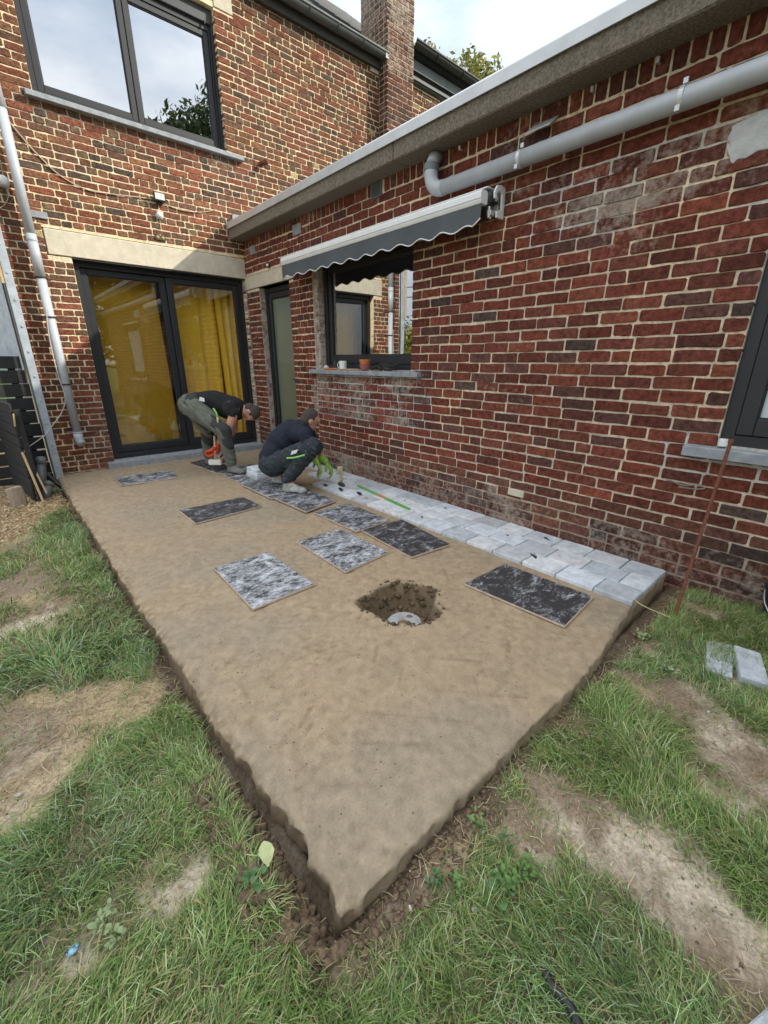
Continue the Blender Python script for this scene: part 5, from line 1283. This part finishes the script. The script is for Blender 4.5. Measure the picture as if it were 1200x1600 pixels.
organic('shirt', limbs([(hipc+FV*.06+ZV*.01, spine, .112, .118), (spine, shc, .118, .122), (shc+LV*.12, shc-LV*.12, .088, .088), (shc, shc.lerp(neck, .5), .095, .070), (nsh+ZV*.01, nsh.lerp(nel, .03), .062, .058), (fsh, fsh.lerp(fel, .4), .068, .062), (spine-ZV*.03, shc-ZV*.05, .105, .10)]),
        .009, M_TEE, m1, 4, .020, 10, seed=1)
organic('trousers', limbs([(hipc+LV*.06, hipc-LV*.06, .118, .118), (hipc, hipc+FV*.08, .12, .112), (nh, nk, .112, .078), (nk, na+ZV*.02, .076, .056), (fh, fk_, .108, .076), (fk_, fa+ZV*.02, .074, .056)]), .009, M_TR1, m1, 3, .026, 15, seed=2)
# darker knee and pocket panels lie over the cloth
organic('knee_panel', limbs([(nh.lerp(nk, .55)+LV*.012+FV*.01, nk+LV*.01+FV*.012, .086, .078), (nk+LV*.008+FV*.012, nk.lerp(na, .45)+LV*.008+FV*.014, .076, .068)]), .010, M_TR1D, m1, 4, .008, 13, seed=3)
organic('knee_panel', limbs([(fh.lerp(fk_, .4), fk_, .095, .079), (fk_, fk_.lerp(fa, .45), .078, .070)]), .010, M_TR1D, m1, 4, .008, 13, seed=4)
organic('belt', limbs([(hipc+FV*.035+LV*.07+ZV*.02, hipc+FV*.035-LV*.07+ZV*.02, .112, .112)]), .010, M_TR1D, m1, 3)
MB().hexa([tuple(J(a, b, P1, .185+o_)) for o_ in (0, .006) for a, b in ((311, 626), (320, 628), (319, 622), (312, 620))]).build('pocket_label', M_WHITE, m1, bevel=.001)
MB().tube(catm([J(333, 638, P1, .225), J(338, 645, P1, .235), J(340, 652, P1, .235)]), .009, 6).build('lime_strap', mat('lime strap', (.25, .60, .12), .6, .1), m1, smooth=True)
MB().tube([J(340, 652, P1, .245), J(341, 668, P1, .245)], [.014, .006], 8).build('tape_tool', mat('brass tool', (.5, .42, .15), .5, .2), m1, smooth=True)
hair_obj(headc, hrot, hup, hface, m1, .082)
shoe(nheel, ntoe, 'boot', M_BOOT, m1, 1.1); shoe(fheel, ftoe, 'boot', M_BOOT, m1, 1.1)
organic('glove', multi(hand_fn(nwr+(J(338, 702, P1, .04)-nwr)*.05, -FV, J(338, 702, P1, .04)-nwr, LV, 1.3, 1.45), limbs([(nwr-(J(338, 702, P1, .04)-nwr).normalized()*.02, nwr, .040, .040), (nwr, J(338, 703, P1, .04), .042, .046)])), .006, M_RED, m1, 2)
organic('glove', multi(hand_fn(fwr, -FV, (FV*.1-ZV), LV, .9, 1.2), limbs([(fwr+ZV*.03, fwr, .038, .036)])), .006, mat('dark red glove', (.25, .04, .03), .7, .2), m1, 2)
mm = empty('sledge_mallet', tuple(J(337, 722, P1, .07)), 'white headed mallet held upright by the bent man', 'mallet')
mh = J(337, 722, P1, .07); mt = J(335, 681, P1, .09)
MB().tube([mh+ZV*.01, mt], [.013, .011], 10).build('handle', mat('ash handle', (.55, .45, .30), .6, .15), mm, smooth=True)
MB().beam(mh-FV*.075, mh+FV*.072, .058, .062).build('head', mat('white rubber', (.70, .70, .64), .6, .08), mm, bevel=.008, seg=2)

# man 2: squatting by the pavers
P2 = (-.80, -2.12, 0)
n2h, n2t = Vector(on(443, 768, 2, .022)), Vector(on(489, 772, 2, .022)); d2 = (n2t-n2h).normalized(); n2t = n2h+d2*.25
f2h, f2t = Vector(on(426, 754, 2, .022)), Vector(on(450, 757, 2, .022)); d3 = (f2t-f2h).normalized(); f2t = f2h+d3*.25
hip2 = J(426, 722, P2, .02); sp2 = J(437, 692, P2); sp2b = J(455, 676, P2); sh2 = J(471, 675, P2); nk2 = J(478, 665, P2); hd2 = J(485, 655, P2)
ns2 = J(476, 679, P2, .15); ne2 = J(484, 695, P2, .18); nw2 = J(493, 719, P2, .12)
fs2 = J(478, 668, P2, -.15); fe2 = J(494, 695, P2, -.17); fw2 = J(508, 720, P2, -.12)
nh2 = J(428, 727, P2, .10); nkn = J(489, 697, P2, .20); nan = n2h+d2*.055+ZV*.11
fh2 = J(426, 722, P2, -.09); fkn = J(492, 699, P2, -.10); fan = f2h+d3*.055+ZV*.11
hf2, hrot2, hup2, hface2, hsd2 = head_fn(hd2, FV*.35+ZV*.75, FV*.85-ZV*.50-LV*.35, .080)
def man2(bm):
    limbs([(hip2, sp2, .12, .11), (sp2, sp2b, .11, .115), (sp2b, sh2, .115, .105), (sh2+LV*.10, sh2-LV*.10, .080, .080), (sh2, nk2, .070, .050), (nk2, hd2, .050, .05),
           (ns2, ne2, .048, .039), (ne2, nw2, .038, .026), (fs2, fe2, .048, .039), (fe2, fw2, .038, .026),
           (nh2, nkn, .085, .058), (nkn, nan, .055, .042), (fh2, fkn, .085, .058), (fkn, fan, .055, .042), (nan, nan+d2*.07-ZV*.05, .03, .028), (fan, fan+d3*.07-ZV*.05, .03, .028)])(bm)
    hf2(bm); hand_fn(nw2, -FV*.3-ZV, FV*.35-ZV*.8-LV*.3, -LV, .7, .9)(bm); hand_fn(fw2, -FV*.3-ZV, FV*.5-ZV*.7, LV, .7, .9)(bm)
m2_ = tag(organic('person', man2, .0085, M_SKIN, smooth=4, origin=(P2[0], P2[1], 0)), 'man in navy t-shirt squatting beside the pavers with lime gloves', 'person')
organic('shirt', limbs([(hip2+ZV*.02-FV*.01, sp2, .125, .128), (sp2, sp2b, .128, .128), (sp2b, sh2, .128, .115), (sh2+LV*.11, sh2-LV*.11, .086, .086), (sh2, sh2.lerp(nk2, .45), .09, .066), (ns2, ns2.lerp(ne2, .62), .068, .060), (fs2, fs2.lerp(fe2, .6), .066, .058)]), .009, M_NAVY, m2_, 4, .020, 10, seed=5)
organic('trousers', limbs([(hip2+LV*.06-ZV*.01, hip2-LV*.06-ZV*.01, .122, .122), (nh2, nkn, .108, .080), (nkn, nan+ZV*.02, .078, .058), (fh2, fkn, .105, .078), (fkn, fan+ZV*.02, .076, .058)]), .009, M_TR2, m2_, 3, .026, 15, seed=6)
MB().hexa([tuple(J(a, b, P2, .295+o_)) for o_ in (0, .006) for a, b in ((454, 711), (463, 708), (466, 702), (456, 705))]).build('thigh_label', M_WHITE, m2_, bevel=.001)
MB().tube(catm([J(448, 716, P2, .29), J(460, 715, P2, .30), J(476, 711, P2, .30)]), .008, 6).build('lime_strap', MATS['lime strap'], m2_, smooth=True)
hair_obj(hd2, hrot2, hup2, hface2, m2_, .080)
shoe(n2h, n2t, 'shoe', M_SHOE2, m2_, 1.1); shoe(f2h, f2t, 'shoe', M_SHOE2, m2_, 1.1)
organic('glove', multi(hand_fn(nw2, -FV*.3-ZV, FV*.35-ZV*.8-LV*.3, -LV, .7, 1.12), limbs([(nw2-FV*.03+ZV*.03, nw2, .040, .036)])), .006, M_LIME, m2_, 2)
organic('glove', multi(hand_fn(fw2, -FV*.3-ZV, FV*.5-ZV*.7, LV, .7, 1.12), limbs([(fw2-FV*.03+ZV*.03, fw2, .040, .036)])), .006, M_LIME, m2_, 2)

# ------------------------------------------------------------------ trees (some seen only as reflections in the glass)
M_BARK = mat('bark', (.10, .075, .055), .95, .3, 12, .8, 30)
def leafmat(name):
    m = mat(name, (0, 0, 0), .6, .2, 3, attr=True); t = m.node_tree; p = [n_ for n_ in t.nodes if n_.type == 'BSDF_PRINCIPLED'][0]; o_ = [n_ for n_ in t.nodes if n_.type == 'OUTPUT_MATERIAL'][0]
    tl = t.nodes.new('ShaderNodeBsdfTranslucent'); at = t.nodes.new('ShaderNodeAttribute'); at.attribute_name = 'tint'; t.links.new(at.outputs[0], tl.inputs[0])
    ms = t.nodes.new('ShaderNodeMixShader'); ms.inputs[0].default_value = .35; t.links.new(p.outputs[0], ms.inputs[1]); t.links.new(tl.outputs[0], ms.inputs[2]); t.links.new(ms.outputs[0], o_.inputs[0]); return m
M_LEAF = leafmat('foliage')
def tree(name, x, y, H, R, nleaf, cols, label, seed, low=.25, lsz=.09, group=None):
    rs = np.random.RandomState(seed); r_ = random.Random(seed)
    e = empty(name, (x, y, -.1), label, 'tree', group)
    t = MB(); t.tube([(x, y, -.2), (x+.1, y, H*.3), (x-.05, y+.1, H*.6), (x, y, H*.92)], [.03*H**.8, .022*H**.8, .012*H**.8, .01], 9)
    cl_ = []
    for k in range(26):
        a = r_.uniform(0, 6.28); z0 = H*r_.uniform(low, .85); rr = R*(1-.75*((z0/H-low)/(1-low))**1.6)*r_.uniform(.45, 1.0)
        tip = Vector((x+rr*math.cos(a), y+rr*math.sin(a), z0+rr*.35+.1)); t.tube([(x, y, z0*.85), ((x*1.0+tip.x)/2, (y+tip.y)/2, z0*.97), tuple(tip)], [.05, .03, .012], 5)
        cl_.append((tip, R*r_.uniform(.22, .40)))
        cl_.append((Vector((x, y, z0)).lerp(tip, .55), R*r_.uniform(.2, .34)))
    cl_.append((Vector((x, y, H*.95)), R*.25)); cl_.append((Vector((x+.1, y, H*.88)), R*.32))
    t.build('trunk', M_BARK, e, smooth=True)
    cen = np.array([c_[0][:] for c_ in cl_]); rad_ = np.array([c_[1] for c_ in cl_]); w = rad_**2; i = rs.choice(len(cl_), nleaf, p=w/w.sum())
    d_ = rs.normal(size=(nleaf, 3)); d_ /= np.linalg.norm(d_, axis=1)[:, None]; P_ = cen[i]+d_*(rad_[i]*rs.rand(nleaf)**.45*(.75+.6*vnoise(d_[:, 0]*3+i, d_[:, 1]*3+d_[:, 2]*2, 5)))[:, None]*np.array([1, 1, .85])
    a = rs.normal(size=(nleaf, 3)); a /= np.linalg.norm(a, axis=1)[:, None]; b_ = np.cross(a, rs.normal(size=(nleaf, 3))); b_ /= np.linalg.norm(b_, axis=1)[:, None]
    s_ = lsz*(.5+.9*rs.rand(nleaf))[:, None]
    Vv = np.stack([P_-a*s_, P_+b_*s_*.42, P_+a*s_, P_-b_*s_*.42], 1).reshape(-1, 3); Ff = np.arange(nleaf*4).reshape(-1, 4)
    cc_ = np.array(cols)[rs.randint(0, len(cols), nleaf)]*(.7+.6*rs.rand(nleaf, 1))
    link('crown', np_mesh('crown', Vv, Ff, np.repeat(cc_, 4, 0)), M_LEAF, e)
G1 = [(.17, .18, .03), (.27, .27, .045), (.11, .13, .02), (.36, .32, .07)]; G2 = [(.035, .06, .018), (.05, .075, .02), (.07, .09, .025)]
q = on(738, 78, 1, 8.0)
tree('garden_tree', q[0], 8.0, q[2]+.25, 2.1, 18000, G1, 'yellow green tree top behind the neighbour\'s roof', 21, low=.55, lsz=.10)
q = on(716, 92, 1, 9.0)
tree('garden_tree', q[0]-1.6, 9.2, q[2]+.3, 2.0, 12000, G1, 'lower tree beside the yellow green tree behind the roof', 22, low=.55, lsz=.10)
tree('garden_tree', 6.6, -15.0, 11.6, 3.1, 20000, G2, 'tall leafy tree mirrored in the upper window', 23, low=.2, lsz=.13)
tree('garden_tree', 1.2, -14.0, 6.8, 3.2, 16000, G2, 'broad tree mirrored at the top of the sliding door', 24, low=.15, lsz=.12)
tree('garden_tree', -3.2, -16.5, 6.0, 3.0, 10000, G2, 'garden tree across the lawn opposite the sliding door', 25, low=.15, lsz=.13)
tree('garden_tree', -14.0, 11.0, 2.6, 1.8, 6000, G1, 'low bushy tree beyond the fence mirrored in the kitchen window', 26, low=.1, lsz=.10)
tree('garden_tree', -17.0, 16.0, 3.4, 2.2, 6000, G2, 'dark low tree farther beyond the fence mirrored in the kitchen window', 27, low=.1, lsz=.11)
tree('garden_tree', -9.5, 12.0, 2.9, 1.6, 5000, G2, 'small dark tree beyond the fence seen in the kitchen window', 28, low=.1, lsz=.10)
wire('power_line', [(-22, 4, 5.4), (-12, 12, 4.6), (-4, 20, 5.2)], .02, M_BLACK, 'uppermost power line mirrored in the kitchen window', 'power line')
wire('power_line', [(-22, 4, 5.1), (-12, 12, 4.15), (-4, 20, 4.9)], .02, M_BLACK, 'lower power line mirrored in the kitchen window', 'power line')

# ------------------------------------------------------------------ grass, straw, weeds, chips
M_GRASS = leafmat('grass blades'); MATS['grass blades'].node_tree
def blades(n_, xr, yr, dens_exp=1.0, hmin=.03, hmax=.10, wmin=.0012, wmax=.0024, seed=1, dry=.12):
    rs = np.random.RandomState(seed)
    x = rs.uniform(*xr, n_); y = rs.uniform(*yr, n_)
    g = grassmask(x, y); keep = rs.rand(n_) < (np.clip(g, 0, 1)**1.5*.85+.035)*dens_exp
    keep &= ~((x > SLX0-.005) & (y > SLY0-.005)); keep &= x < -.0
    x2 = rs.uniform(*xr, n_); 
    x, y, g = x[keep], y[keep], g[keep]; m = len(x)
    lush = fbm(x*4, y*4, 3, 141)
    Hh = (hmin+(hmax-hmin)*rs.rand(m)**1.6)*(.55+.6*np.clip(g, 0, 1.1))*(.7+.7*lush)
    W_ = wmin+(wmax-wmin)*rs.rand(m)
    flow = 2*math.pi*fbm(x*2.6, y*2.6, 3, 143)*2.2+rs.normal(size=m)*.9
    d_ = np.stack([np.cos(flow), np.sin(flow), np.zeros(m)], -1); sd_ = np.stack([-np.sin(flow), np.cos(flow), np.zeros(m)], -1)
    bend = .45+1.15*rs.rand(m)
    base = np.stack([x, y, terr(x, y)-.004], -1)
    ts = np.array([0, .38, .74, 1.0]); V_ = []
    for t in ts:
        a = bend*t*1.15; px_ = Hh*t*np.sin(a)*1.0; pz_ = Hh*t*np.cos(a*.9)
        c_ = base+d_*px_[:, None]+np.array([0, 0, 1])*pz_[:, None]; w_ = W_*(1-.25*t-.68*t**3)
        if t < 1: V_ += [c_-sd_*w_[:, None], c_+sd_*w_[:, None]]
        else: V_ += [c_]
    V_ = np.stack(V_, 1)
    tri = np.array([(0, 1, 3), (0, 3, 2), (2, 3, 5), (2, 5, 4), (4, 5, 6)])
    F_ = (tri[None]+7*np.arange(m)[:, None, None]).reshape(-1, 3)
    pal = np.array([(.150, .230, .050), (.185, .275, .065), (.115, .185, .055), (.235, .315, .09), (.42, .47, .26), (.29, .345, .12), (.090, .150, .045)])
    cc_ = pal[rs.randint(0, len(pal), m)]*(.80+.65*rs.rand(m, 1))*np.array([.93, 1.0, .95])
    blue = sstep(.45, .65, fbm(x*1.3, y*1.3, 3, 147)); cc_ = cc_*(1-blue[:, None]*np.array([.12, .06, -.10]))
    dr = rs.rand(m) < dry+.22*(1-np.clip(g, 0, 1)); cc_[dr] = np.array([.40, .33, .17])*(.7+.5*rs.rand(dr.sum(), 1))
    cv = np.repeat(cc_, 7, 0).reshape(m, 7, 3); cv[:, 4:] *= 1.15
    return V_.reshape(-1, 3), F_, cv.reshape(-1, 3)
parts = [blades(190000, (-3.7, 0.0), (-6.5, -5.35), 1, .016, .070, .0006, .0016, 1),
         blades(110000, (-3.7, -2.45), (-5.6, -4.0), 1, .018, .070, .0007, .0018, 2),
         blades(70000, (-4.4, -2.45), (-4.0, -1.0), 1, .03, .085, .0013, .0030, 3),
         blades(14000, (-6, -3.7), (-7, 0), 1, .04, .10, .002, .004, 4), blades(10000, (-3.7, 0.6), (-8, -6.5), 1, .04, .10, .002, .004, 5)]
V_ = []; F_ = []; C_ = []; k = 0
for v, f, c_ in parts: V_.append(v); F_.append(f+k); C_.append(c_); k += len(v)
tag(link('lawn_grass', np_mesh('lawn_grass', np.vstack(V_), np.vstack(F_), np.vstack(C_)), M_GRASS), 'uneven lawn grass with dry blades around the sand bed', kind='stuff')
print('grass blades', sum(len(v)//7 for v, _, _ in parts))
# dry straw lying on the bare ground, wood chips by the fence
def sticks(n_, xr, yr, sel, lmin, lmax, w, pal, seed, up=.15, zoff=.004):
    rs = np.random.RandomState(seed); x = rs.uniform(*xr, n_); y = rs.uniform(*yr, n_); k_ = sel(x, y, rs) & ~((x > SLX0-.01) & (y > SLY0-.01)) & (x < -.0); x, y = x[k_], y[k_]; m = len(x)
    a = rs.rand(m)*6.28; L_ = lmin+(lmax-lmin)*rs.rand(m)**1.5; d_ = np.stack([np.cos(a), np.sin(a), up*rs.normal(size=m)], -1); s_ = np.stack([-np.sin(a), np.cos(a), np.zeros(m)], -1)
    b0 = np.stack([x, y, terr(x, y)+zoff], -1); W_ = w*(.6+.8*rs.rand(m))[:, None]; mid = b0+d_*(L_*.5)[:, None]+s_*(L_*.12*rs.normal(size=m))[:, None]+np.array([0, 0, .002]); e_ = b0+d_*L_[:, None]
    V_ = np.stack([b0-s_*W_, b0+s_*W_, mid-s_*W_, mid+s_*W_, e_-s_*W_*.5, e_+s_*W_*.5], 1); F_ = (np.array([(0, 1, 3, 2), (2, 3, 5, 4)])[None]+6*np.arange(m)[:, None, None]).reshape(-1, 4)
    cc_ = np.array(pal)[rs.randint(0, len(pal), m)]*(.7+.6*rs.rand(m, 1)); return V_.reshape(-1, 3), F_, np.repeat(cc_, 6, 0)
ST = [(.46, .36, .20), (.52, .44, .28), (.34, .25, .13), (.40, .36, .27)]
sel = lambda x, y, rs: (rs.rand(len(x)) < (.40+.9*sstep(.45, .65, fbm(x*3.3+5, y*3.3, 3, 67)))*(1-.75*np.clip(grassmask(x, y), 0, 1)))
tag(link('dry_straw', np_mesh('dry_straw', *sticks(46000, (-3.8, 0), (-6.4, -1.2), sel, .010, .080, .0010, ST, 31)), M_GRASS), 'dry cut straw scattered over the bare soil', kind='stuff')
n = 26000; cx = nr.uniform(-3.7, 0, n); cy = nr.uniform(-6.4, -2.0, n); g_ = grassmask(cx, cy)
keep = (nr.rand(n) > g_*1.1) & ~((cx > SLX0-.01) & (cy > SLY0-.01)); cx, cy = cx[keep], cy[keep]; sz = .0008+.0055*nr.rand(len(cx))**5
cc = np.where(nr.rand(len(cx), 1) < .7, np.array([.30, .225, .15]), np.array([.50, .44, .35]))*(.6+.7*nr.rand(len(cx), 1))
tag(link('soil_crumbs', np_mesh('soil_crumbs', *crumbs(np.stack([cx, cy, terr(cx, cy)+sz*.25], -1), sz, cc)), M_SOIL), 'small soil crumbs and grit on the trodden bare ground', kind='stuff')
CH = [(.55, .40, .22), (.62, .50, .32), (.42, .28, .14), (.30, .20, .11), (.66, .56, .40)]
selc = lambda x, y, rs: (y-.10*np.sin(x*9)-1.1*(x+2.75) > -1.68+.3*rs.rand(len(x))) & (x < -2.47)
tag(link('wood_chips', np_mesh('wood_chips', *sticks(14000, (-4.2, -2.47), (-1.9, .0), selc, .012, .035, .005, CH, 33, up=.35, zoff=.008)), M_GRASS), 'pale wood chips spread below the black fence', kind='stuff')

# broad leafed weeds, each with its leaves
def leaf_mesh(L_, w, cup=.25):
    V = []; F = []
    prof = [(0, .05), (.2, .62), (.45, 1.0), (.7, .82), (.9, .38), (1.0, .02)]
    for t, k in prof:
        z = L_*.25*math.sin(t*2.4); V += [(L_*t, -w*k, z+cup*w*k), (L_*t, 0, z), (L_*t, w*k, z+cup*w*k)]
    for i in range(5): F += [(3*i, 3*i+3, 3*i+4, 3*i+1), (3*i+1, 3*i+4, 3*i+5, 3*i+2)]
    return V, F
M_WEED = mat('weed leaf', (.10, .19, .045), .55, .25, 25); M_WEED2 = mat('pale weed leaf', (.20, .27, .12), .6, .25, 25); M_WEED3 = mat('dark weed leaf', (.06, .14, .045), .5, .25, 25)
def weed(px, py, n_, L_, w, m, label, seed, up=.5, grp='leafy weeds at the bed corner'):
    x, y = gpx(px, py); z = float(terr(np.array([x]), np.array([y]))[0]); r_ = random.Random(seed)
    e = empty('weed_plant', (x, y, z), label, 'weed', grp)
    L_ *= .52; w *= .50; n_ = int(n_*2.2)
    sm_b = MB()
    for k in range(5):
        a = r_.uniform(0, 6.28); q1 = L_*1.1*r_.random(); sm_b.tube([(x, y, z), (x+q1*.6*math.cos(a), y+q1*.6*math.sin(a), z+.012), (x+q1*math.cos(a), y+q1*math.sin(a), z+.024)], .0011, 5)
    sm_b.build('stem', mat('weed stem', (.16, .22, .08), .6, .2), e)
    for k in range(n_):
        a = 2*math.pi*k/n_*1.9+r_.uniform(-.4, .4); l = L_*r_.uniform(.55, 1.1); V, F = leaf_mesh(l, w*l/L_); el_ = r_.uniform(.1, up); me = np_mesh('leaf', V, F, smooth=True)
        o = bpy.data.objects.new('leaf', me); C.objects.link(o); me.materials.append(m); o.parent = e; o.location = (r_.uniform(-1, 1)*L_*1.1, r_.uniform(-1, 1)*L_*1.1, .014+r_.uniform(0, .02)); o.rotation_euler = (r_.uniform(-.35, .35), -el_, a)
weed(790, 1385, 12, .050, .015, M_WEED, 'bright green leafy weed in the soil right of the bed corner', 41)
weed(825, 1372, 10, .042, .015, M_WEED, 'light green weed beside the round blue green leaf', 42)
weed(778, 1402, 3, .050, .026, M_WEED3, 'weed with one big round blue green leaf', 43, .2)
weed(715, 1395, 12, .034, .010, M_WEED, 'fresh small leaved weed at the foot of the bed corner', 44)
weed(680, 1400, 10, .034, .010, M_WEED3, 'dark small leaved weed left of the fresh one at the bed corner', 45)
weed(745, 1305, 9, .042, .010, M_WEED, 'weed growing against the near side of the sand bed', 46)
weed(790, 1330, 7, .036, .010, M_WEED3, 'little dark weed between sand bed and trodden path', 47)
weed(170, 1450, 9, .040, .013, M_WEED2, 'wilted pale weed flat in the lawn left of the bare spot', 48, .25)
weed(185, 1475, 6, .034, .013, M_WEED2, 'pale weed with flat leaves just below the wilted one', 49, .2)
weed(1000, 1000, 10, .045, .013, M_WEED2, 'wilting pale weed near the foot of the rusty rod', 50, .35)
weed(1040, 1060, 9, .045, .012, M_WEED2, 'grey green weed flattened on the soil beside the sand bed end', 51, .3)
weed(1075, 1040, 8, .04, .012, M_WEED, 'green weed between the rod and the single loose paver', 52, .35)
weed(405, 1400, 5, .05, .020, M_WEED3, 'dark leafed weed just left of the pale fallen leaf', 53, .3)
weed(78, 745, 9, .15, .040, M_WEED, 'green leafy plant between the pipe offcuts and the metal post', 54, .7, 'plants by the fence')
weed(90, 775, 8, .10, .030, M_WEED3, 'low dark plant beside the short pipe offcut', 55, .5, 'plants by the fence')
# one pale fallen leaf
x, y = gpx(418, 1378); z = float(terr(np.array([x]), np.array([y]))[0])
V, F = leaf_mesh(.058, .020, .15); o = link('fallen_leaf', np_mesh('fallen_leaf', V, F, smooth=True), mat('pale leaf', (.42, .46, .22), .7, .15, 40)); o.location = (x, y-.02, z+.040); o.rotation_euler = (.15, -.12, 1.3)
tag(o, 'single pale green fallen leaf standing in the grass by the clods', 'leaf')
x, y = gpx(120, 1500); z = float(terr(np.array([x]), np.array([y]))[0])
vv, ff, c3 = clodmesh(np.array([(x, y, z+.018)]), np.array([.017]), np.array([[.25, .45, .55]]))
vv = (vv-np.array([x, y, z+.018]))*np.array([.75, .55, .5])+np.array([x, y, z+.022]); vv = vv+.004*np.sin(vv[:, [1, 2, 0]]*900)
tag(link('blue_scrap', np_mesh('blue_scrap', vv, ff, c3), mat('blue plastic', (.25, .46, .55), .5, .3, 60, .5, 90)), 'crumpled light blue plastic scrap in the lawn', 'plastic scrap')
# black hose in the near grass
ph = [gpx(850, 1535), gpx(862, 1560), gpx(885, 1590), gpx(905, 1640)]
tag(MB().tube(catm([(a, b, -.058+.02*k_/3+.014) for k_, (a, b) in enumerate(ph)]), .0105, 10).build('garden_hose', M_BLACK, smooth=True), 'end of a black hose lying in the near grass', 'hose')
x, y = gpx(735, 1360); x1, y1 = gpx(760, 1395)
tag(MB().tube(catm([(x-.0, y, -.048), ((x+x1)/2, (y+y1)/2, -.045), (x1, y1, -.055)]), .0025, 6).build('dry_stalk', mat('pale stalk', (.55, .5, .3), .8, .1), smooth=True), 'pale dry stalk lying beside the leafy weeds', 'stalk')
# pale pebbles dropped about
r = random.Random(12); pp_ = [(60, 850), (135, 850), (1135, 985), (1105, 1118), (640, 1432), (958, 1232), (895, 1013), (960, 1140), (740, 1432), (30, 1245), (372, 1115)]
PL = ['larger pale pebble by the wood chips at the far left', 'larger pale pebble between wood chips and sand bed', 'pale pebble above the single loose paver', 'pale pebble among the grey green weeds below the loose pavers',
      'pale pebble in the grass just right of the bed corner', 'pale pebble in the bare trodden path', 'pale pebble against the sand bed end near the rusty rod', 'pale pebble in the lush tuft right of the sand bed',
      'pale pebble beside the fresh leafed weed', 'pale pebble in the straw patch at the far left', 'pale pebble in the rim soil midway along the left bed edge']
for i, (a, b) in enumerate(pp_):
    x, y = gpx(a, b); z = float(terr(np.array([x]), np.array([y]))[0]); vv, ff, c3 = clodmesh(np.array([(x, y, z+.006)]), np.array([.006+.008*r.random()*(2 if i < 2 else 1)*.6]), np.array([[.6, .58, .52]]))
    tag(link('pebble', np_mesh('pebble', vv, ff, c3, smooth=True), M_SOIL), PL[i], 'pebble', 'pale pebbles on the soil')
